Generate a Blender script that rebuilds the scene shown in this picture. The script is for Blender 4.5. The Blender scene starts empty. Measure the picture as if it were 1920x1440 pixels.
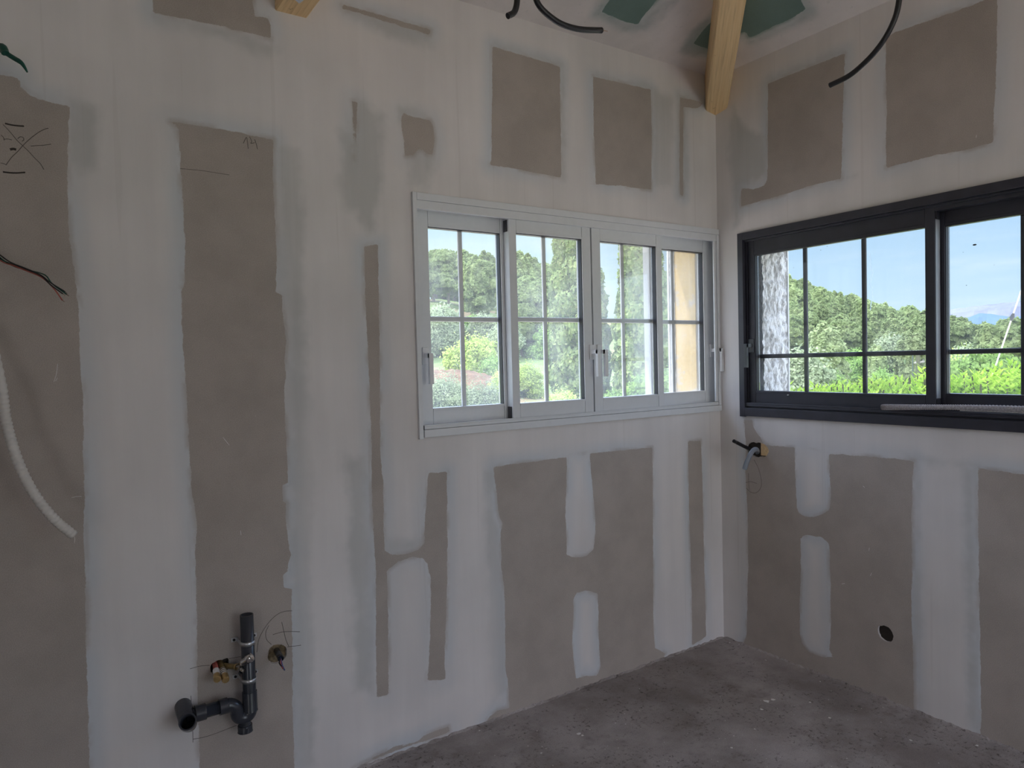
import bpy, math, random
import numpy as np
from mathutils import Vector, Matrix

random.seed(7)
rng = np.random.default_rng(7)
scene = bpy.context.scene
COL = scene.collection

# ------------------------------------------------------------------ camera
CAM_R = np.array([[0.83138, 0.55430, 0.03960], [-0.55515, 0.83164, 0.01290], [-0.02570, -0.03270, 0.99910]])
_u, _s, _v = np.linalg.svd(CAM_R)
CAM_R = _u @ _v
CAM_C = np.array([-2.8630, -2.3857, 1.45])
FPX = 1314.99
cam_data = bpy.data.cameras.new('camera')
cam_data.sensor_fit = 'HORIZONTAL'
cam_data.sensor_width = 36.0
cam_data.lens = FPX / 1920 * 36.0
cam_data.clip_start = 0.02
cam_data.clip_end = 20000
cam = bpy.data.objects.new('camera', cam_data)
COL.objects.link(cam)
M = Matrix.Identity(4)
for i in range(3):
    M[i][0] = CAM_R[i][0]
    M[i][1] = CAM_R[i][2]
    M[i][2] = -CAM_R[i][1]
    M[i][3] = CAM_C[i]
cam.matrix_world = M
scene.camera = cam

# ------------------------------------------------------------------ colour management
vs = scene.view_settings
vs.view_transform = 'Standard'
vs.look = 'None'
vs.exposure = 0.22
vs.gamma = 1.0
vs.use_curve_mapping = False
scene.cycles.max_bounces = 10
scene.cycles.diffuse_bounces = 6
scene.cycles.transparent_max_bounces = 24
scene.cycles.use_denoising = True
scene.cycles.use_adaptive_sampling = False
scene.cycles.sample_clamp_indirect = 6.0
scene.cycles.caustics_reflective = False
scene.cycles.caustics_refractive = False

# ------------------------------------------------------------------ node helpers
def new_mat(name):
    m = bpy.data.materials.new(name)
    m.use_nodes = True
    nt = m.node_tree
    nt.nodes.clear()
    return m, nt

def nd(nt, typ, **kw):
    n = nt.nodes.new(typ)
    for k, v in kw.items():
        if k == 'inp':
            for kk, vv in v.items():
                n.inputs[kk].default_value = vv
        else:
            setattr(n, k, v)
    return n

def lk(nt, a, b):
    nt.links.new(a, b)

def mathn(nt, op, a, b=None, clamp=False):
    n = nt.nodes.new('ShaderNodeMath')
    n.operation = op
    n.use_clamp = clamp
    for i, v in enumerate((a, b)):
        if v is None:
            continue
        if isinstance(v, (int, float)):
            n.inputs[i].default_value = v
        else:
            nt.links.new(v, n.inputs[i])
    return n.outputs[0]

def smooth(nt, v, a, b, lo=0.0, hi=1.0):
    n = nt.nodes.new('ShaderNodeMapRange')
    n.interpolation_type = 'SMOOTHSTEP'
    n.inputs['From Min'].default_value = a
    n.inputs['From Max'].default_value = b
    n.inputs['To Min'].default_value = lo
    n.inputs['To Max'].default_value = hi
    nt.links.new(v, n.inputs['Value'])
    return n.outputs['Result']

def mixc(nt, f, a, b, blend='MIX'):
    n = nt.nodes.new('ShaderNodeMix')
    n.data_type = 'RGBA'
    n.blend_type = blend
    n.clamp_factor = True
    if isinstance(f, (int, float)):
        n.inputs[0].default_value = f
    else:
        nt.links.new(f, n.inputs[0])
    for idx, v in ((6, a), (7, b)):
        if isinstance(v, tuple):
            n.inputs[idx].default_value = (v[0], v[1], v[2], 1)
        else:
            nt.links.new(v, n.inputs[idx])
    return n.outputs[2]

def noise(nt, vec, scale, detail=3.0, rough=0.55, stretch=None):
    if stretch is not None:
        mp = nd(nt, 'ShaderNodeMapping')
        mp.inputs['Scale'].default_value = stretch
        nt.links.new(vec, mp.inputs['Vector'])
        vec = mp.outputs[0]
    n = nd(nt, 'ShaderNodeTexNoise')
    n.inputs['Scale'].default_value = scale
    n.inputs['Detail'].default_value = detail
    n.inputs['Roughness'].default_value = rough
    nt.links.new(vec, n.inputs['Vector'])
    return n.outputs['Fac']

def principled(nt, color, rough=0.5, metal=0.0, bump=None, bump_d=0.001, spec=0.5):
    b = nd(nt, 'ShaderNodeBsdfPrincipled')
    if isinstance(color, tuple):
        b.inputs['Base Color'].default_value = (color[0], color[1], color[2], 1)
    else:
        nt.links.new(color, b.inputs['Base Color'])
    if isinstance(rough, (int, float)):
        b.inputs['Roughness'].default_value = rough
    else:
        nt.links.new(rough, b.inputs['Roughness'])
    b.inputs['Metallic'].default_value = metal
    b.inputs['Specular IOR Level'].default_value = spec
    if bump is not None:
        bn = nd(nt, 'ShaderNodeBump')
        bn.inputs['Distance'].default_value = bump_d
        bn.inputs['Strength'].default_value = 1.0
        nt.links.new(bump, bn.inputs['Height'])
        nt.links.new(bn.outputs[0], b.inputs['Normal'])
    o = nd(nt, 'ShaderNodeOutputMaterial')
    nt.links.new(b.outputs[0], o.inputs[0])
    return b

# ------------------------------------------------------------------ world: hazy summer sky
SUN_DIR = Vector((-0.52, 0.27, 0.81)).normalized()      # direction towards the sun
world = bpy.data.worlds.new('sky')
scene.world = world
world.use_nodes = True
nt = world.node_tree
nt.nodes.clear()
tc = nd(nt, 'ShaderNodeTexCoord')
sep = nd(nt, 'ShaderNodeSeparateXYZ')
lk(nt, tc.outputs['Generated'], sep.inputs[0])
ramp = nd(nt, 'ShaderNodeValToRGB')
cr = ramp.color_ramp
cr.elements[0].position = 0.0
cr.elements[0].color = (0.62, 0.79, 0.90, 1)
cr.elements[1].position = 1.0
cr.elements[1].color = (0.9, 1.35, 2.3, 1)
for p, c in ((0.06, (0.53, 0.73, 0.90, 1)), (0.18, (0.40, 0.62, 0.88, 1)), (0.25, (0.54, 0.80, 1.10, 1)), (0.34, (1.15, 1.75, 2.75, 1)), (0.6, (1.2, 1.8, 3.0, 1))):  # high stops raised above the visible sky to add blue room light
    e = cr.elements.new(p)
    e.color = c
lk(nt, sep.outputs['Z'], ramp.inputs[0])
# thin cirrus streaks
cl = noise(nt, tc.outputs['Generated'], 3.0, 5.0, 0.6, stretch=(1.0, 1.0, 7.0))
clf = smooth(nt, cl, 0.42, 0.75, 0.0, 0.55)
skyc = mixc(nt, clf, ramp.outputs[0], (0.80, 0.90, 0.96))
# added veil brightening the unseen south-west sky, fill light for the room
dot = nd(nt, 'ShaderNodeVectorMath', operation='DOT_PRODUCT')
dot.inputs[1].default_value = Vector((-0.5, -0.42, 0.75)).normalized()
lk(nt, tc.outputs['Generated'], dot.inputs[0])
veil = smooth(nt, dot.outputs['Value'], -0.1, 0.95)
veil_fill = mixc(nt, veil, (0, 0, 0), (2.6, 2.5, 2.5))
skyc = mixc(nt, 1.0, skyc, veil_fill, 'ADD')
# brighter, whiter low sky towards the white window's side (north)
dn = nd(nt, 'ShaderNodeVectorMath', operation='DOT_PRODUCT')
dn.inputs[1].default_value = Vector((0.45, 0.89, 0.0)).normalized()
lk(nt, tc.outputs['Generated'], dn.inputs[0])
nf = smooth(nt, dn.outputs['Value'], 0.86, 1.0, 0.0, 0.5)
skyc = mixc(nt, nf, skyc, (0.70, 0.92, 0.98))
# added brightness above the visible northern sky, lights the right wall
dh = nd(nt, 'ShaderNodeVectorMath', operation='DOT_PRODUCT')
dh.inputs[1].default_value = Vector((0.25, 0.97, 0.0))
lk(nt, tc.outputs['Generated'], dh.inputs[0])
north_fill = mathn(nt, 'MULTIPLY', smooth(nt, dh.outputs['Value'], -0.1, 0.8), smooth(nt, sep.outputs['Z'], 0.24, 0.40))
skyc = mixc(nt, 1.0, skyc, mixc(nt, north_fill, (0, 0, 0), (2.6, 3.0, 3.9)), 'ADD')
bg = nd(nt, 'ShaderNodeBackground')
bg.inputs['Strength'].default_value = 1.0
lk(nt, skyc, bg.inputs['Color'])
wo = nd(nt, 'ShaderNodeOutputWorld')
lk(nt, bg.outputs[0], wo.inputs[0])
world.cycles.sampling_method = 'MANUAL'
world.cycles.sample_map_resolution = 512

sun = bpy.data.lights.new('sun', 'SUN')
sun.energy = 2.3
sun.color = (1.0, 0.95, 0.86)
sun.angle = math.radians(1.2)
so = bpy.data.objects.new('sun', sun)
COL.objects.link(so)
so.rotation_euler = (-SUN_DIR).to_track_quat('-Z', 'Y').to_euler()
so.location = (-8, -6, 12)

# ------------------------------------------------------------------ photo geometry helpers
def ray(px, py):
    return CAM_R @ np.array([(px - 960) / FPX, 1.0, -(py - 720) / FPX])

def onA(px, py, off=0.0):                 # point on the plane y = off (parallel to the back wall)
    d = ray(px, py)
    t = (off - CAM_C[1]) / d[1]
    return CAM_C + t * d

def onB(px, py, off=0.0):                 # point on the plane x = off (parallel to the right wall)
    d = ray(px, py)
    t = (off - CAM_C[0]) / d[0]
    return CAM_C + t * d

def onZ(px, py, z=0.0):
    d = ray(px, py)
    t = (z - CAM_C[2]) / d[2]
    return CAM_C + t * d

ZC, SL = 2.847, 0.32                      # ceiling height at the walls, roof slope

def onCeil(px, py, side):                 # roof slope rising from the back wall (A) or from the right wall (B)
    d = ray(px, py)
    k = 1 if side == 'A' else 0
    # z = ZC - SL*coord[k]
    t = (ZC - SL * CAM_C[k] - CAM_C[2]) / (d[2] + SL * d[k])
    return CAM_C + t * d

# ------------------------------------------------------------------ mesh helpers
class MB:
    def __init__(self):
        self.v, self.f, self.s = [], [], []

    def box(self, x0, x1, y0, y1, z0, z1, fn=None):
        b = len(self.v)
        P = [(x0, y0, z0), (x1, y0, z0), (x1, y1, z0), (x0, y1, z0), (x0, y0, z1), (x1, y0, z1), (x1, y1, z1), (x0, y1, z1)]
        if fn:
            P = [fn(*p) for p in P]
        self.v += P
        for q in ((0, 3, 2, 1), (4, 5, 6, 7), (0, 1, 5, 4), (1, 2, 6, 5), (2, 3, 7, 6), (3, 0, 4, 7)):
            self.f.append(tuple(b + i for i in q))
            self.s.append(False)
        return self

    def hexa(self, P):
        b = len(self.v)
        self.v += [tuple(p) for p in P]
        for q in ((0, 3, 2, 1), (4, 5, 6, 7), (0, 1, 5, 4), (1, 2, 6, 5), (2, 3, 7, 6), (3, 0, 4, 7)):
            self.f.append(tuple(b + i for i in q))
            self.s.append(False)
        return self

    def prism(self, poly, ax, a0, a1):
        """extrude a 2-D polygon along world axis ax from a0 to a1"""
        n = len(poly)
        b = len(self.v)
        for a in (a0, a1):
            for p in poly:
                c = list(p)
                c.insert(ax, a)
                self.v.append(tuple(c))
        self.f.append(tuple(b + i for i in range(n))[::-1]); self.s.append(False)
        self.f.append(tuple(b + n + i for i in range(n))); self.s.append(False)
        for i in range(n):
            j = (i + 1) % n
            self.f.append((b + i, b + j, b + n + j, b + n + i)); self.s.append(True if n > 10 else False)
        return self

    def tube(self, path, rad, n=14, cap=True, hollow=None, seg=None, depth=0.04):
        """sweep a circle along a path; rad is a number or f(t); hollow=(start,end) opens those ends with a wall"""
        P = [Vector(p) for p in path]
        if seg:
            P = catmull(P, seg)
        m = len(P)
        rf = rad if callable(rad) else (lambda t: rad)
        T = []
        for i in range(m):
            a, c = P[max(i - 1, 0)], P[min(i + 1, m - 1)]
            T.append((c - a).normalized())
        up = Vector((0, 0, 1)) if abs(T[0].z) < 0.9 else Vector((1, 0, 0))
        N = (up - T[0] * up.dot(T[0])).normalized()
        rings = []
        for i in range(m):
            N = (N - T[i] * N.dot(T[i])).normalized()
            B = T[i].cross(N)
            r = rf(i / (m - 1))
            rings.append((P[i], N.copy(), B, r, T[i]))
        base = len(self.v)
        for (p, nn, bb, r, t) in rings:
            for k in range(n):
                a = 2 * math.pi * k / n
                self.v.append(tuple(p + nn * (math.cos(a) * r) + bb * (math.sin(a) * r)))
        for i in range(m - 1):
            for k in range(n):
                q = (k + 1) % n
                self.f.append((base + i * n + k, base + (i + 1) * n + k, base + (i + 1) * n + q, base + i * n + q))
                self.s.append(True)
        hollow = hollow or (False, False)
        for end, (idx, rg) in enumerate(((0, rings[0]), (m - 1, rings[-1]))):
            p, nn, bb, r, t = rg
            ring = [base + idx * n + k for k in range(n)]
            if hollow[end]:
                sgn = 1 if end == 0 else -1
                b1 = len(self.v)
                for (rr, dd) in ((r * 0.84, 0.0), (r * 0.84, depth)):
                    for k in range(n):
                        a = 2 * math.pi * k / n
                        self.v.append(tuple(p + t * (sgn * dd) + nn * (math.cos(a) * rr) + bb * (math.sin(a) * rr)))
                for k in range(n):
                    q = (k + 1) % n
                    self.f.append((ring[k], ring[q], b1 + q, b1 + k)); self.s.append(False)
                    self.f.append((b1 + k, b1 + q, b1 + n + q, b1 + n + k)); self.s.append(True)
                self.f.append(tuple(b1 + n + k for k in range(n))); self.s.append(False)
            elif cap:
                self.f.append(tuple(ring)); self.s.append(False)
        return self

def catmull(P, seg):
    Q = [P[0] * 2 - P[1]] + P + [P[-1] * 2 - P[-2]]
    out = []
    for i in range(1, len(Q) - 2):
        p0, p1, p2, p3 = Q[i - 1], Q[i], Q[i + 1], Q[i + 2]
        for s in range(seg):
            t = s / seg
            out.append(0.5 * ((2 * p1) + (p2 - p0) * t + (2 * p0 - 5 * p1 + 4 * p2 - p3) * t * t + (3 * p1 - p0 - 3 * p2 + p3) * t ** 3))
    out.append(P[-1])
    return out

def base_of(o):
    v = Vector((0, 0, 0))
    while o is not None:
        v += o.location
        o = o.parent
    return v

def build(name, mb, mat, parent=None, bevel=0.0, loc=None):
    """link a mesh object; vertex positions are given in world space"""
    org = base_of(parent) if parent is not None else Vector((0, 0, 0))
    if parent is None and loc is not None:
        org = Vector(loc)
    me = bpy.data.meshes.new(name)
    me.from_pydata([tuple(Vector(v) - org) for v in mb.v], [], mb.f)
    me.polygons.foreach_set('use_smooth', mb.s)
    me.materials.append(mat)
    me.update()
    o = bpy.data.objects.new(name, me)
    COL.objects.link(o)
    if parent is not None:
        o.parent = parent
    elif loc is not None:
        o.location = loc
    if bevel:
        b = o.modifiers.new('bevel', 'BEVEL')
        b.width = bevel
        b.segments = 2
        b.limit_method = 'ANGLE'
        b.angle_limit = math.radians(40)
    return o

def empty(name, loc):
    o = bpy.data.objects.new(name, None)
    COL.objects.link(o)
    o.location = loc
    o.empty_display_size = 0.1
    return o

def tag(o, label=None, cat=None, group=None, kind=None):
    if label: o['label'] = label
    if cat: o['category'] = cat
    if group: o['group'] = group
    if kind: o['kind'] = kind
    return o

# ------------------------------------------------------------------ signed distance of traced outlines
def seg_dist(px, py, poly):
    d = np.full(px.shape, 1e9)
    n = len(poly)
    for i in range(n):
        ax, ay = poly[i]
        bx, by = poly[(i + 1) % n]
        vx, vy = bx - ax, by - ay
        L = vx * vx + vy * vy + 1e-12
        t = np.clip(((px - ax) * vx + (py - ay) * vy) / L, 0, 1)
        dd = np.hypot(px - ax - t * vx, py - ay - t * vy)
        d = np.minimum(d, dd)
    return d

def inside(px, py, poly):
    r = np.zeros(px.shape, bool)
    n = len(poly)
    for i in range(n):
        ax, ay = poly[i]
        bx, by = poly[(i + 1) % n]
        c = (ay > py) != (by > py)
        with np.errstate(divide='ignore', invalid='ignore'):
            xx = (bx - ax) * (py - ay) / (by - ay + 1e-15) + ax
        r ^= c & (px < xx)
    return r

def sdf(px, py, polys):
    best = np.full(px.shape, 0.5)
    for p in polys:
        d = seg_dist(px, py, p)
        d = np.where(inside(px, py, p), -d, d)
        best = np.minimum(best, d)
    return best

def lines(segs):
    out = [segs[0][0]]
    for (a, b, st) in segs:
        n = max(1, int(round(abs(b - a) / st)))
        for i in range(1, n + 1):
            out.append(a + (b - a) * i / n)
    return np.array(out)

def snap(L, vals):
    L = L.copy()
    for v in vals:
        i = int(np.argmin(np.abs(L - v)))
        L[i] = v
    return L

def lining(name, fn, U, Z, opening, holes, attrs, mat, depth_vec, diag=False, parent=None):
    """board lining: a fine grid carrying 'where is bare board' distances, with a window opening and drilled holes"""
    nu, nz = len(U), len(Z)
    uu, zz = np.meshgrid(U, Z, indexing='ij')
    skip = np.zeros((nu - 1, nz - 1), bool)
    cu, cz = (U[:-1] + U[1:]) / 2, (Z[:-1] + Z[1:]) / 2
    if opening:
        a, b, c, d = opening
        skip |= ((cu > a) & (cu < b))[:, None] & ((cz > c) & (cz < d))[None, :]
    pu, pz = list(uu.ravel()), list(zz.ravel())
    faces, extra = [], []
    vid = lambda i, j: i * nz + j
    for (hu, hz, prof) in holes:
        R = max(r for _, r in prof) + 0.012
        i0 = int(np.searchsorted(U, hu - R)) - 1
        i1 = int(np.searchsorted(U, hu + R))
        j0 = int(np.searchsorted(Z, hz - R)) - 1
        j1 = int(np.searchsorted(Z, hz + R))
        skip[i0:i1, j0:j1] = True
        loop = [(i, j0) for i in range(i0, i1)] + [(i1, j) for j in range(j0, j1)] + [(i, j1) for i in range(i1, i0, -1)] + [(i0, j) for j in range(j1, j0, -1)]
        ids = [vid(*q) for q in loop]
        pa = np.array([p[0] for p in prof] + [prof[0][0] + 2 * math.pi])
        pr = np.array([p[1] for p in prof] + [prof[0][1]])
        rim = []
        for q in loop:
            th = math.atan2(Z[q[1]] - hz, U[q[0]] - hu) % (2 * math.pi)
            r = float(np.interp(th, pa, pr)) * (1 + 0.03 * random.uniform(-1, 1))
            rim.append(len(pu))
            pu.append(hu + r * math.cos(th)); pz.append(hz + r * math.sin(th))
        n = len(ids)
        for k in range(n):
            m = (k + 1) % n
            faces.append((ids[k], ids[m], rim[m], rim[k]))
        extra.append(rim)
    I, J = np.nonzero(~skip)
    for i, j in zip(I.tolist(), J.tolist()):
        a, b, c, d = vid(i, j), vid(i + 1, j), vid(i + 1, j + 1), vid(i, j + 1)
        if diag and i == j:
            faces.append((a, b, c)); faces.append((a, c, d))
        else:
            faces.append((a, b, c, d))
    pu, pz = np.array(pu), np.array(pz)
    vals = {k: f(pu, pz) for k, f in attrs.items()}
    V = [fn(u, z) for u, z in zip(pu.tolist(), pz.tolist())]
    for rim in extra:
        b = len(V)
        for r in rim:
            V.append(tuple(Vector(V[r]) + Vector(depth_vec)))
        n = len(rim)
        for k in range(n):
            m = (k + 1) % n
            faces.append((rim[k], rim[m], b + m, b + k))
        for kk in vals:
            vals[kk] = np.concatenate([vals[kk], np.full(n, 0.3)])
    used = np.zeros(len(V), bool)
    for f in faces:
        for q in f:
            used[q] = True
    remap = np.cumsum(used) - 1
    V = [v for v, k in zip(V, used) if k]
    faces = [tuple(int(remap[q]) for q in f) for f in faces]
    me = bpy.data.meshes.new(name)
    me.from_pydata(V, [], faces)
    for k, arr in vals.items():
        at = me.attributes.new(k, 'FLOAT', 'POINT')
        at.data.foreach_set('value', np.asarray(arr, dtype=np.float32)[used])
    me.materials.append(mat)
    me.update()
    o = bpy.data.objects.new(name, me)
    COL.objects.link(o)
    if parent: o.parent = parent
    return o

# ------------------------------------------------------------------ materials
def mat_lining(name, board, plaster, plaster_thin, speck=0.12, smear_col=(0.50, 0.50, 0.49)):
    m, nt = new_mat(name)
    geo = nd(nt, 'ShaderNodeNewGeometry')
    pos = geo.outputs['Position']
    a1 = nd(nt, 'ShaderNodeAttribute', attribute_name='sd')
    a2 = nd(nt, 'ShaderNodeAttribute', attribute_name='sf')
    wob = noise(nt, pos, 28, 4, 0.6)
    wob2 = noise(nt, pos, 160, 2, 0.6)
    sd = mathn(nt, 'ADD', a1.outputs['Fac'], mathn(nt, 'MULTIPLY', mathn(nt, 'SUBTRACT', wob, 0.5), 0.014))
    sd = mathn(nt, 'ADD', sd, mathn(nt, 'MULTIPLY', mathn(nt, 'SUBTRACT', wob2, 0.5), 0.0035))
    mask = smooth(nt, sd, -0.0012, 0.0016)
    # thin, greyer filler feathered out next to bare board
    edge = smooth(nt, sd, 0.0, 0.075, 1.0, 0.0)
    big = noise(nt, pos, 2.6, 3, 0.5)
    streak = noise(nt, pos, 9.0, 4, 0.6, stretch=(1.0, 1.0, 0.08))
    thin = mathn(nt, 'MULTIPLY', edge, smooth(nt, big, 0.30, 0.62, 0.15, 1.0))
    sf = mathn(nt, 'ADD', a2.outputs['Fac'], mathn(nt, 'MULTIPLY', mathn(nt, 'SUBTRACT', streak, 0.5), 0.05))
    mid = noise(nt, pos, 7.0, 3, 0.6)
    sf = mathn(nt, 'ADD', sf, mathn(nt, 'MULTIPLY', mathn(nt, 'SUBTRACT', mid, 0.5), 0.10))
    smear = mathn(nt, 'MULTIPLY', smooth(nt, sf, -0.035, 0.02, 0.75, 0.0), smooth(nt, streak, 0.30, 0.62, 0.35, 1.0))
    pl = mixc(nt, thin, plaster, plaster_thin)
    pl = mixc(nt, smear, pl, smear_col)
    # filler pulled so thin over the board edge that the board greys through, in places
    halo = mathn(nt, 'MULTIPLY', smooth(nt, sd, 0.0, 0.020, 0.55, 0.0), smooth(nt, mid, 0.44, 0.60))
    pl = mixc(nt, halo, pl, board)
    # fine dark trowel lines
    tl_ = noise(nt, pos, 34, 2, 0.5, stretch=(1.0, 1.0, 0.02))
    pl = mixc(nt, smooth(nt, tl_, 0.66, 0.70, 0.0, 0.10), pl, board)
    tone = smooth(nt, big, 0.25, 0.75, 0.94, 1.05)
    st = smooth(nt, streak, 0.25, 0.75, 0.955, 1.035)
    tn = mathn(nt, 'MULTIPLY', tone, st)
    vm = nd(nt, 'ShaderNodeVectorMath', operation='SCALE')
    lk(nt, pl, vm.inputs[0]); lk(nt, tn, vm.inputs['Scale'])
    pl = vm.outputs[0]
    fine = noise(nt, pos, 420, 2, 0.7)
    cloud = noise(nt, pos, 5.5, 4, 0.6)
    bs = mathn(nt, 'MULTIPLY', smooth(nt, fine, 0.3, 0.7, 1 - speck, 1 + speck), smooth(nt, cloud, 0.3, 0.7, 0.93, 1.06))
    scr = noise(nt, pos, 16, 6, 0.75, stretch=(1.0, 1.0, 0.5))
    bs = mathn(nt, 'ADD', bs, smooth(nt, scr, 0.70, 0.78, 0.0, 0.25))
    spk = noise(nt, pos, 230, 1, 0.5)
    bs = mathn(nt, 'ADD', bs, smooth(nt, spk, 0.76, 0.82, 0.0, 0.35))
    vb = nd(nt, 'ShaderNodeVectorMath', operation='SCALE')
    vb.inputs[0].default_value = board
    lk(nt, bs, vb.inputs['Scale'])
    col = mixc(nt, mask, vb.outputs[0], pl)
    h = mathn(nt, 'ADD', mathn(nt, 'MULTIPLY', smooth(nt, sd, -0.002, 0.012), 0.7), mathn(nt, 'MULTIPLY', streak, 0.9))
    h = mathn(nt, 'ADD', h, mathn(nt, 'MULTIPLY', wob2, 0.12))
    principled(nt, col, 0.88, bump=h, bump_d=0.0012, spec=0.25)
    return m

BOARD = (0.425, 0.376, 0.340)
PLAST = (0.735, 0.700, 0.690)
THIN = (0.590, 0.612, 0.640)  # thin filler grey with a little bluish window light put into it
M_lining = mat_lining('jointed_plasterboard', BOARD, PLAST, THIN)
M_green = mat_lining('jointed_green_plasterboard', (0.17, 0.245, 0.222), (0.74, 0.69, 0.67), (0.45, 0.51, 0.50), 0.05, (0.36, 0.40, 0.39))

def simple(name, color, rough=0.5, metal=0.0, var=0.06, scale=30, bump_d=0.0, spec=0.5, stretch=None):
    m, nt = new_mat(name)
    tc = nd(nt, 'ShaderNodeTexCoord')
    n = noise(nt, tc.outputs['Object'], scale, 4, 0.6, stretch)
    s = smooth(nt, n, 0.25, 0.75, 1 - var, 1 + var)
    v = nd(nt, 'ShaderNodeVectorMath', operation='SCALE')
    v.inputs[0].default_value = color
    lk(nt, s, v.inputs['Scale'])
    principled(nt, v.outputs[0], rough, metal, bump=n if bump_d else None, bump_d=bump_d or 0.001, spec=spec)
    return m

M_white = simple('white_powder_coated_aluminium', (0.72, 0.735, 0.76), 0.38, var=0.02)
M_dark = simple('anthracite_powder_coated_aluminium', (0.036, 0.036, 0.050), 0.42, var=0.14, scale=14)
M_alu = simple('bare_grey_aluminium', (0.33, 0.35, 0.39), 0.45, 0.3, var=0.05)
M_gasket = simple('black_rubber_gasket', (0.022, 0.022, 0.030), 0.5)
M_handle_w = simple('white_lacquered_handle', (0.80, 0.80, 0.82), 0.3, var=0.01)
M_handle_d = simple('dark_lacquered_handle', (0.060, 0.062, 0.072), 0.3, var=0.03)
M_pvc = simple('dark_grey_pvc', (0.036, 0.039, 0.050), 0.24, var=0.08, scale=12)
M_bore_shade_black = simple('bore_shade_and_black_parts', (0.012, 0.012, 0.014), 0.7)  # near-black paints the shade inside pipe ends; also black screws and wire
M_black = simple('black_plastic_sheath', (0.014, 0.014, 0.017), 0.42, var=0.1)
M_greyc = simple('grey_plastic_conduit', (0.22, 0.25, 0.30), 0.35, var=0.06)
M_whitec = simple('off_white_ribbed_conduit', (0.66, 0.63, 0.60), 0.55, var=0.04)
M_zinc = simple('zinc_plated_steel', (0.62, 0.64, 0.66), 0.28, 0.9, var=0.1)
M_chrome = simple('chromed_brass', (0.72, 0.70, 0.68), 0.18, 1.0, var=0.05)
M_brass = simple('brass', (0.62, 0.44, 0.20), 0.32, 0.85, var=0.15, scale=60)
M_brassold = simple('tarnished_brass', (0.30, 0.22, 0.10), 0.45, 0.7, var=0.25, scale=50)
M_tape = simple('white_ptfe_tape', (0.74, 0.73, 0.74), 0.6, var=0.1, scale=80)
M_redp = simple('red_pipe_sheath', (0.42, 0.10, 0.08), 0.5)
M_red = simple('red_wire', (0.25, 0.05, 0.05), 0.45)
M_blue = simple('blue_wire', (0.05, 0.09, 0.30), 0.45)
M_greenw = simple('dark_green_cable', (0.008, 0.075, 0.055), 0.4)
M_pencil = simple('pencil_line', (0.10, 0.088, 0.078), 0.8)
M_marker = simple('black_marker_line', (0.035, 0.026, 0.022), 0.7)
M_cavity_shade = simple('cavity_shade_brown', (0.055, 0.045, 0.038), 0.95, var=0.3, scale=8)  # dark brown sheet colour stands in for shade inside the wall
M_insul = simple('mineral_wool', (0.20, 0.15, 0.09), 0.95, var=0.5, scale=90)
M_masonry = simple('rendered_masonry', (0.55, 0.50, 0.42), 0.9, var=0.1, scale=12)
M_sticker = simple('white_paper_label', (0.74, 0.75, 0.82), 0.6, var=0.01)
M_ink = simple('printed_ink', (0.04, 0.04, 0.05), 0.6)
M_crumb = simple('white_plaster_crumb', (0.75, 0.72, 0.70), 0.9)
M_wire = simple('bare_copper_end', (0.45, 0.30, 0.2), 0.35, 0.8)

def mat_wood():
    m, nt = new_mat('planed_spruce')
    tc = nd(nt, 'ShaderNodeTexCoord')
    g = noise(nt, tc.outputs['Object'], 7.0, 6, 0.6, stretch=(0.35, 9.0, 9.0))
    g2 = noise(nt, tc.outputs['Object'], 26, 3, 0.6, stretch=(0.12, 4.0, 4.0))
    kn = nd(nt, 'ShaderNodeTexVoronoi')
    kn.inputs['Scale'].default_value = 9.0
    mp = nd(nt, 'ShaderNodeMapping')
    mp.inputs['Scale'].default_value = (0.7, 1.6, 1.6)
    lk(nt, tc.outputs['Object'], mp.inputs[0]); lk(nt, mp.outputs[0], kn.inputs['Vector'])
    k = smooth(nt, kn.outputs['Distance'], 0.03, 0.085, 1.0, 0.0)
    kmask = mathn(nt, 'MULTIPLY', k, smooth(nt, noise(nt, tc.outputs['Object'], 4.0, 1), 0.5, 0.58))
    c = mixc(nt, smooth(nt, g, 0.3, 0.7), (0.92, 0.68, 0.385), (0.83, 0.585, 0.31))
    c = mixc(nt, smooth(nt, g2, 0.45, 0.8, 0.0, 0.5), c, (0.42, 0.25, 0.11))
    st = noise(nt, tc.outputs['Object'], 22, 5, 0.7)
    c = mixc(nt, smooth(nt, st, 0.63, 0.74, 0.0, 0.7), c, (0.20, 0.12, 0.06))
    c = mixc(nt, kmask, c, (0.10, 0.055, 0.025))
    principled(nt, c, 0.62, bump=g2, bump_d=0.0008, spec=0.3)
    return m
M_wood = mat_wood()

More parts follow.
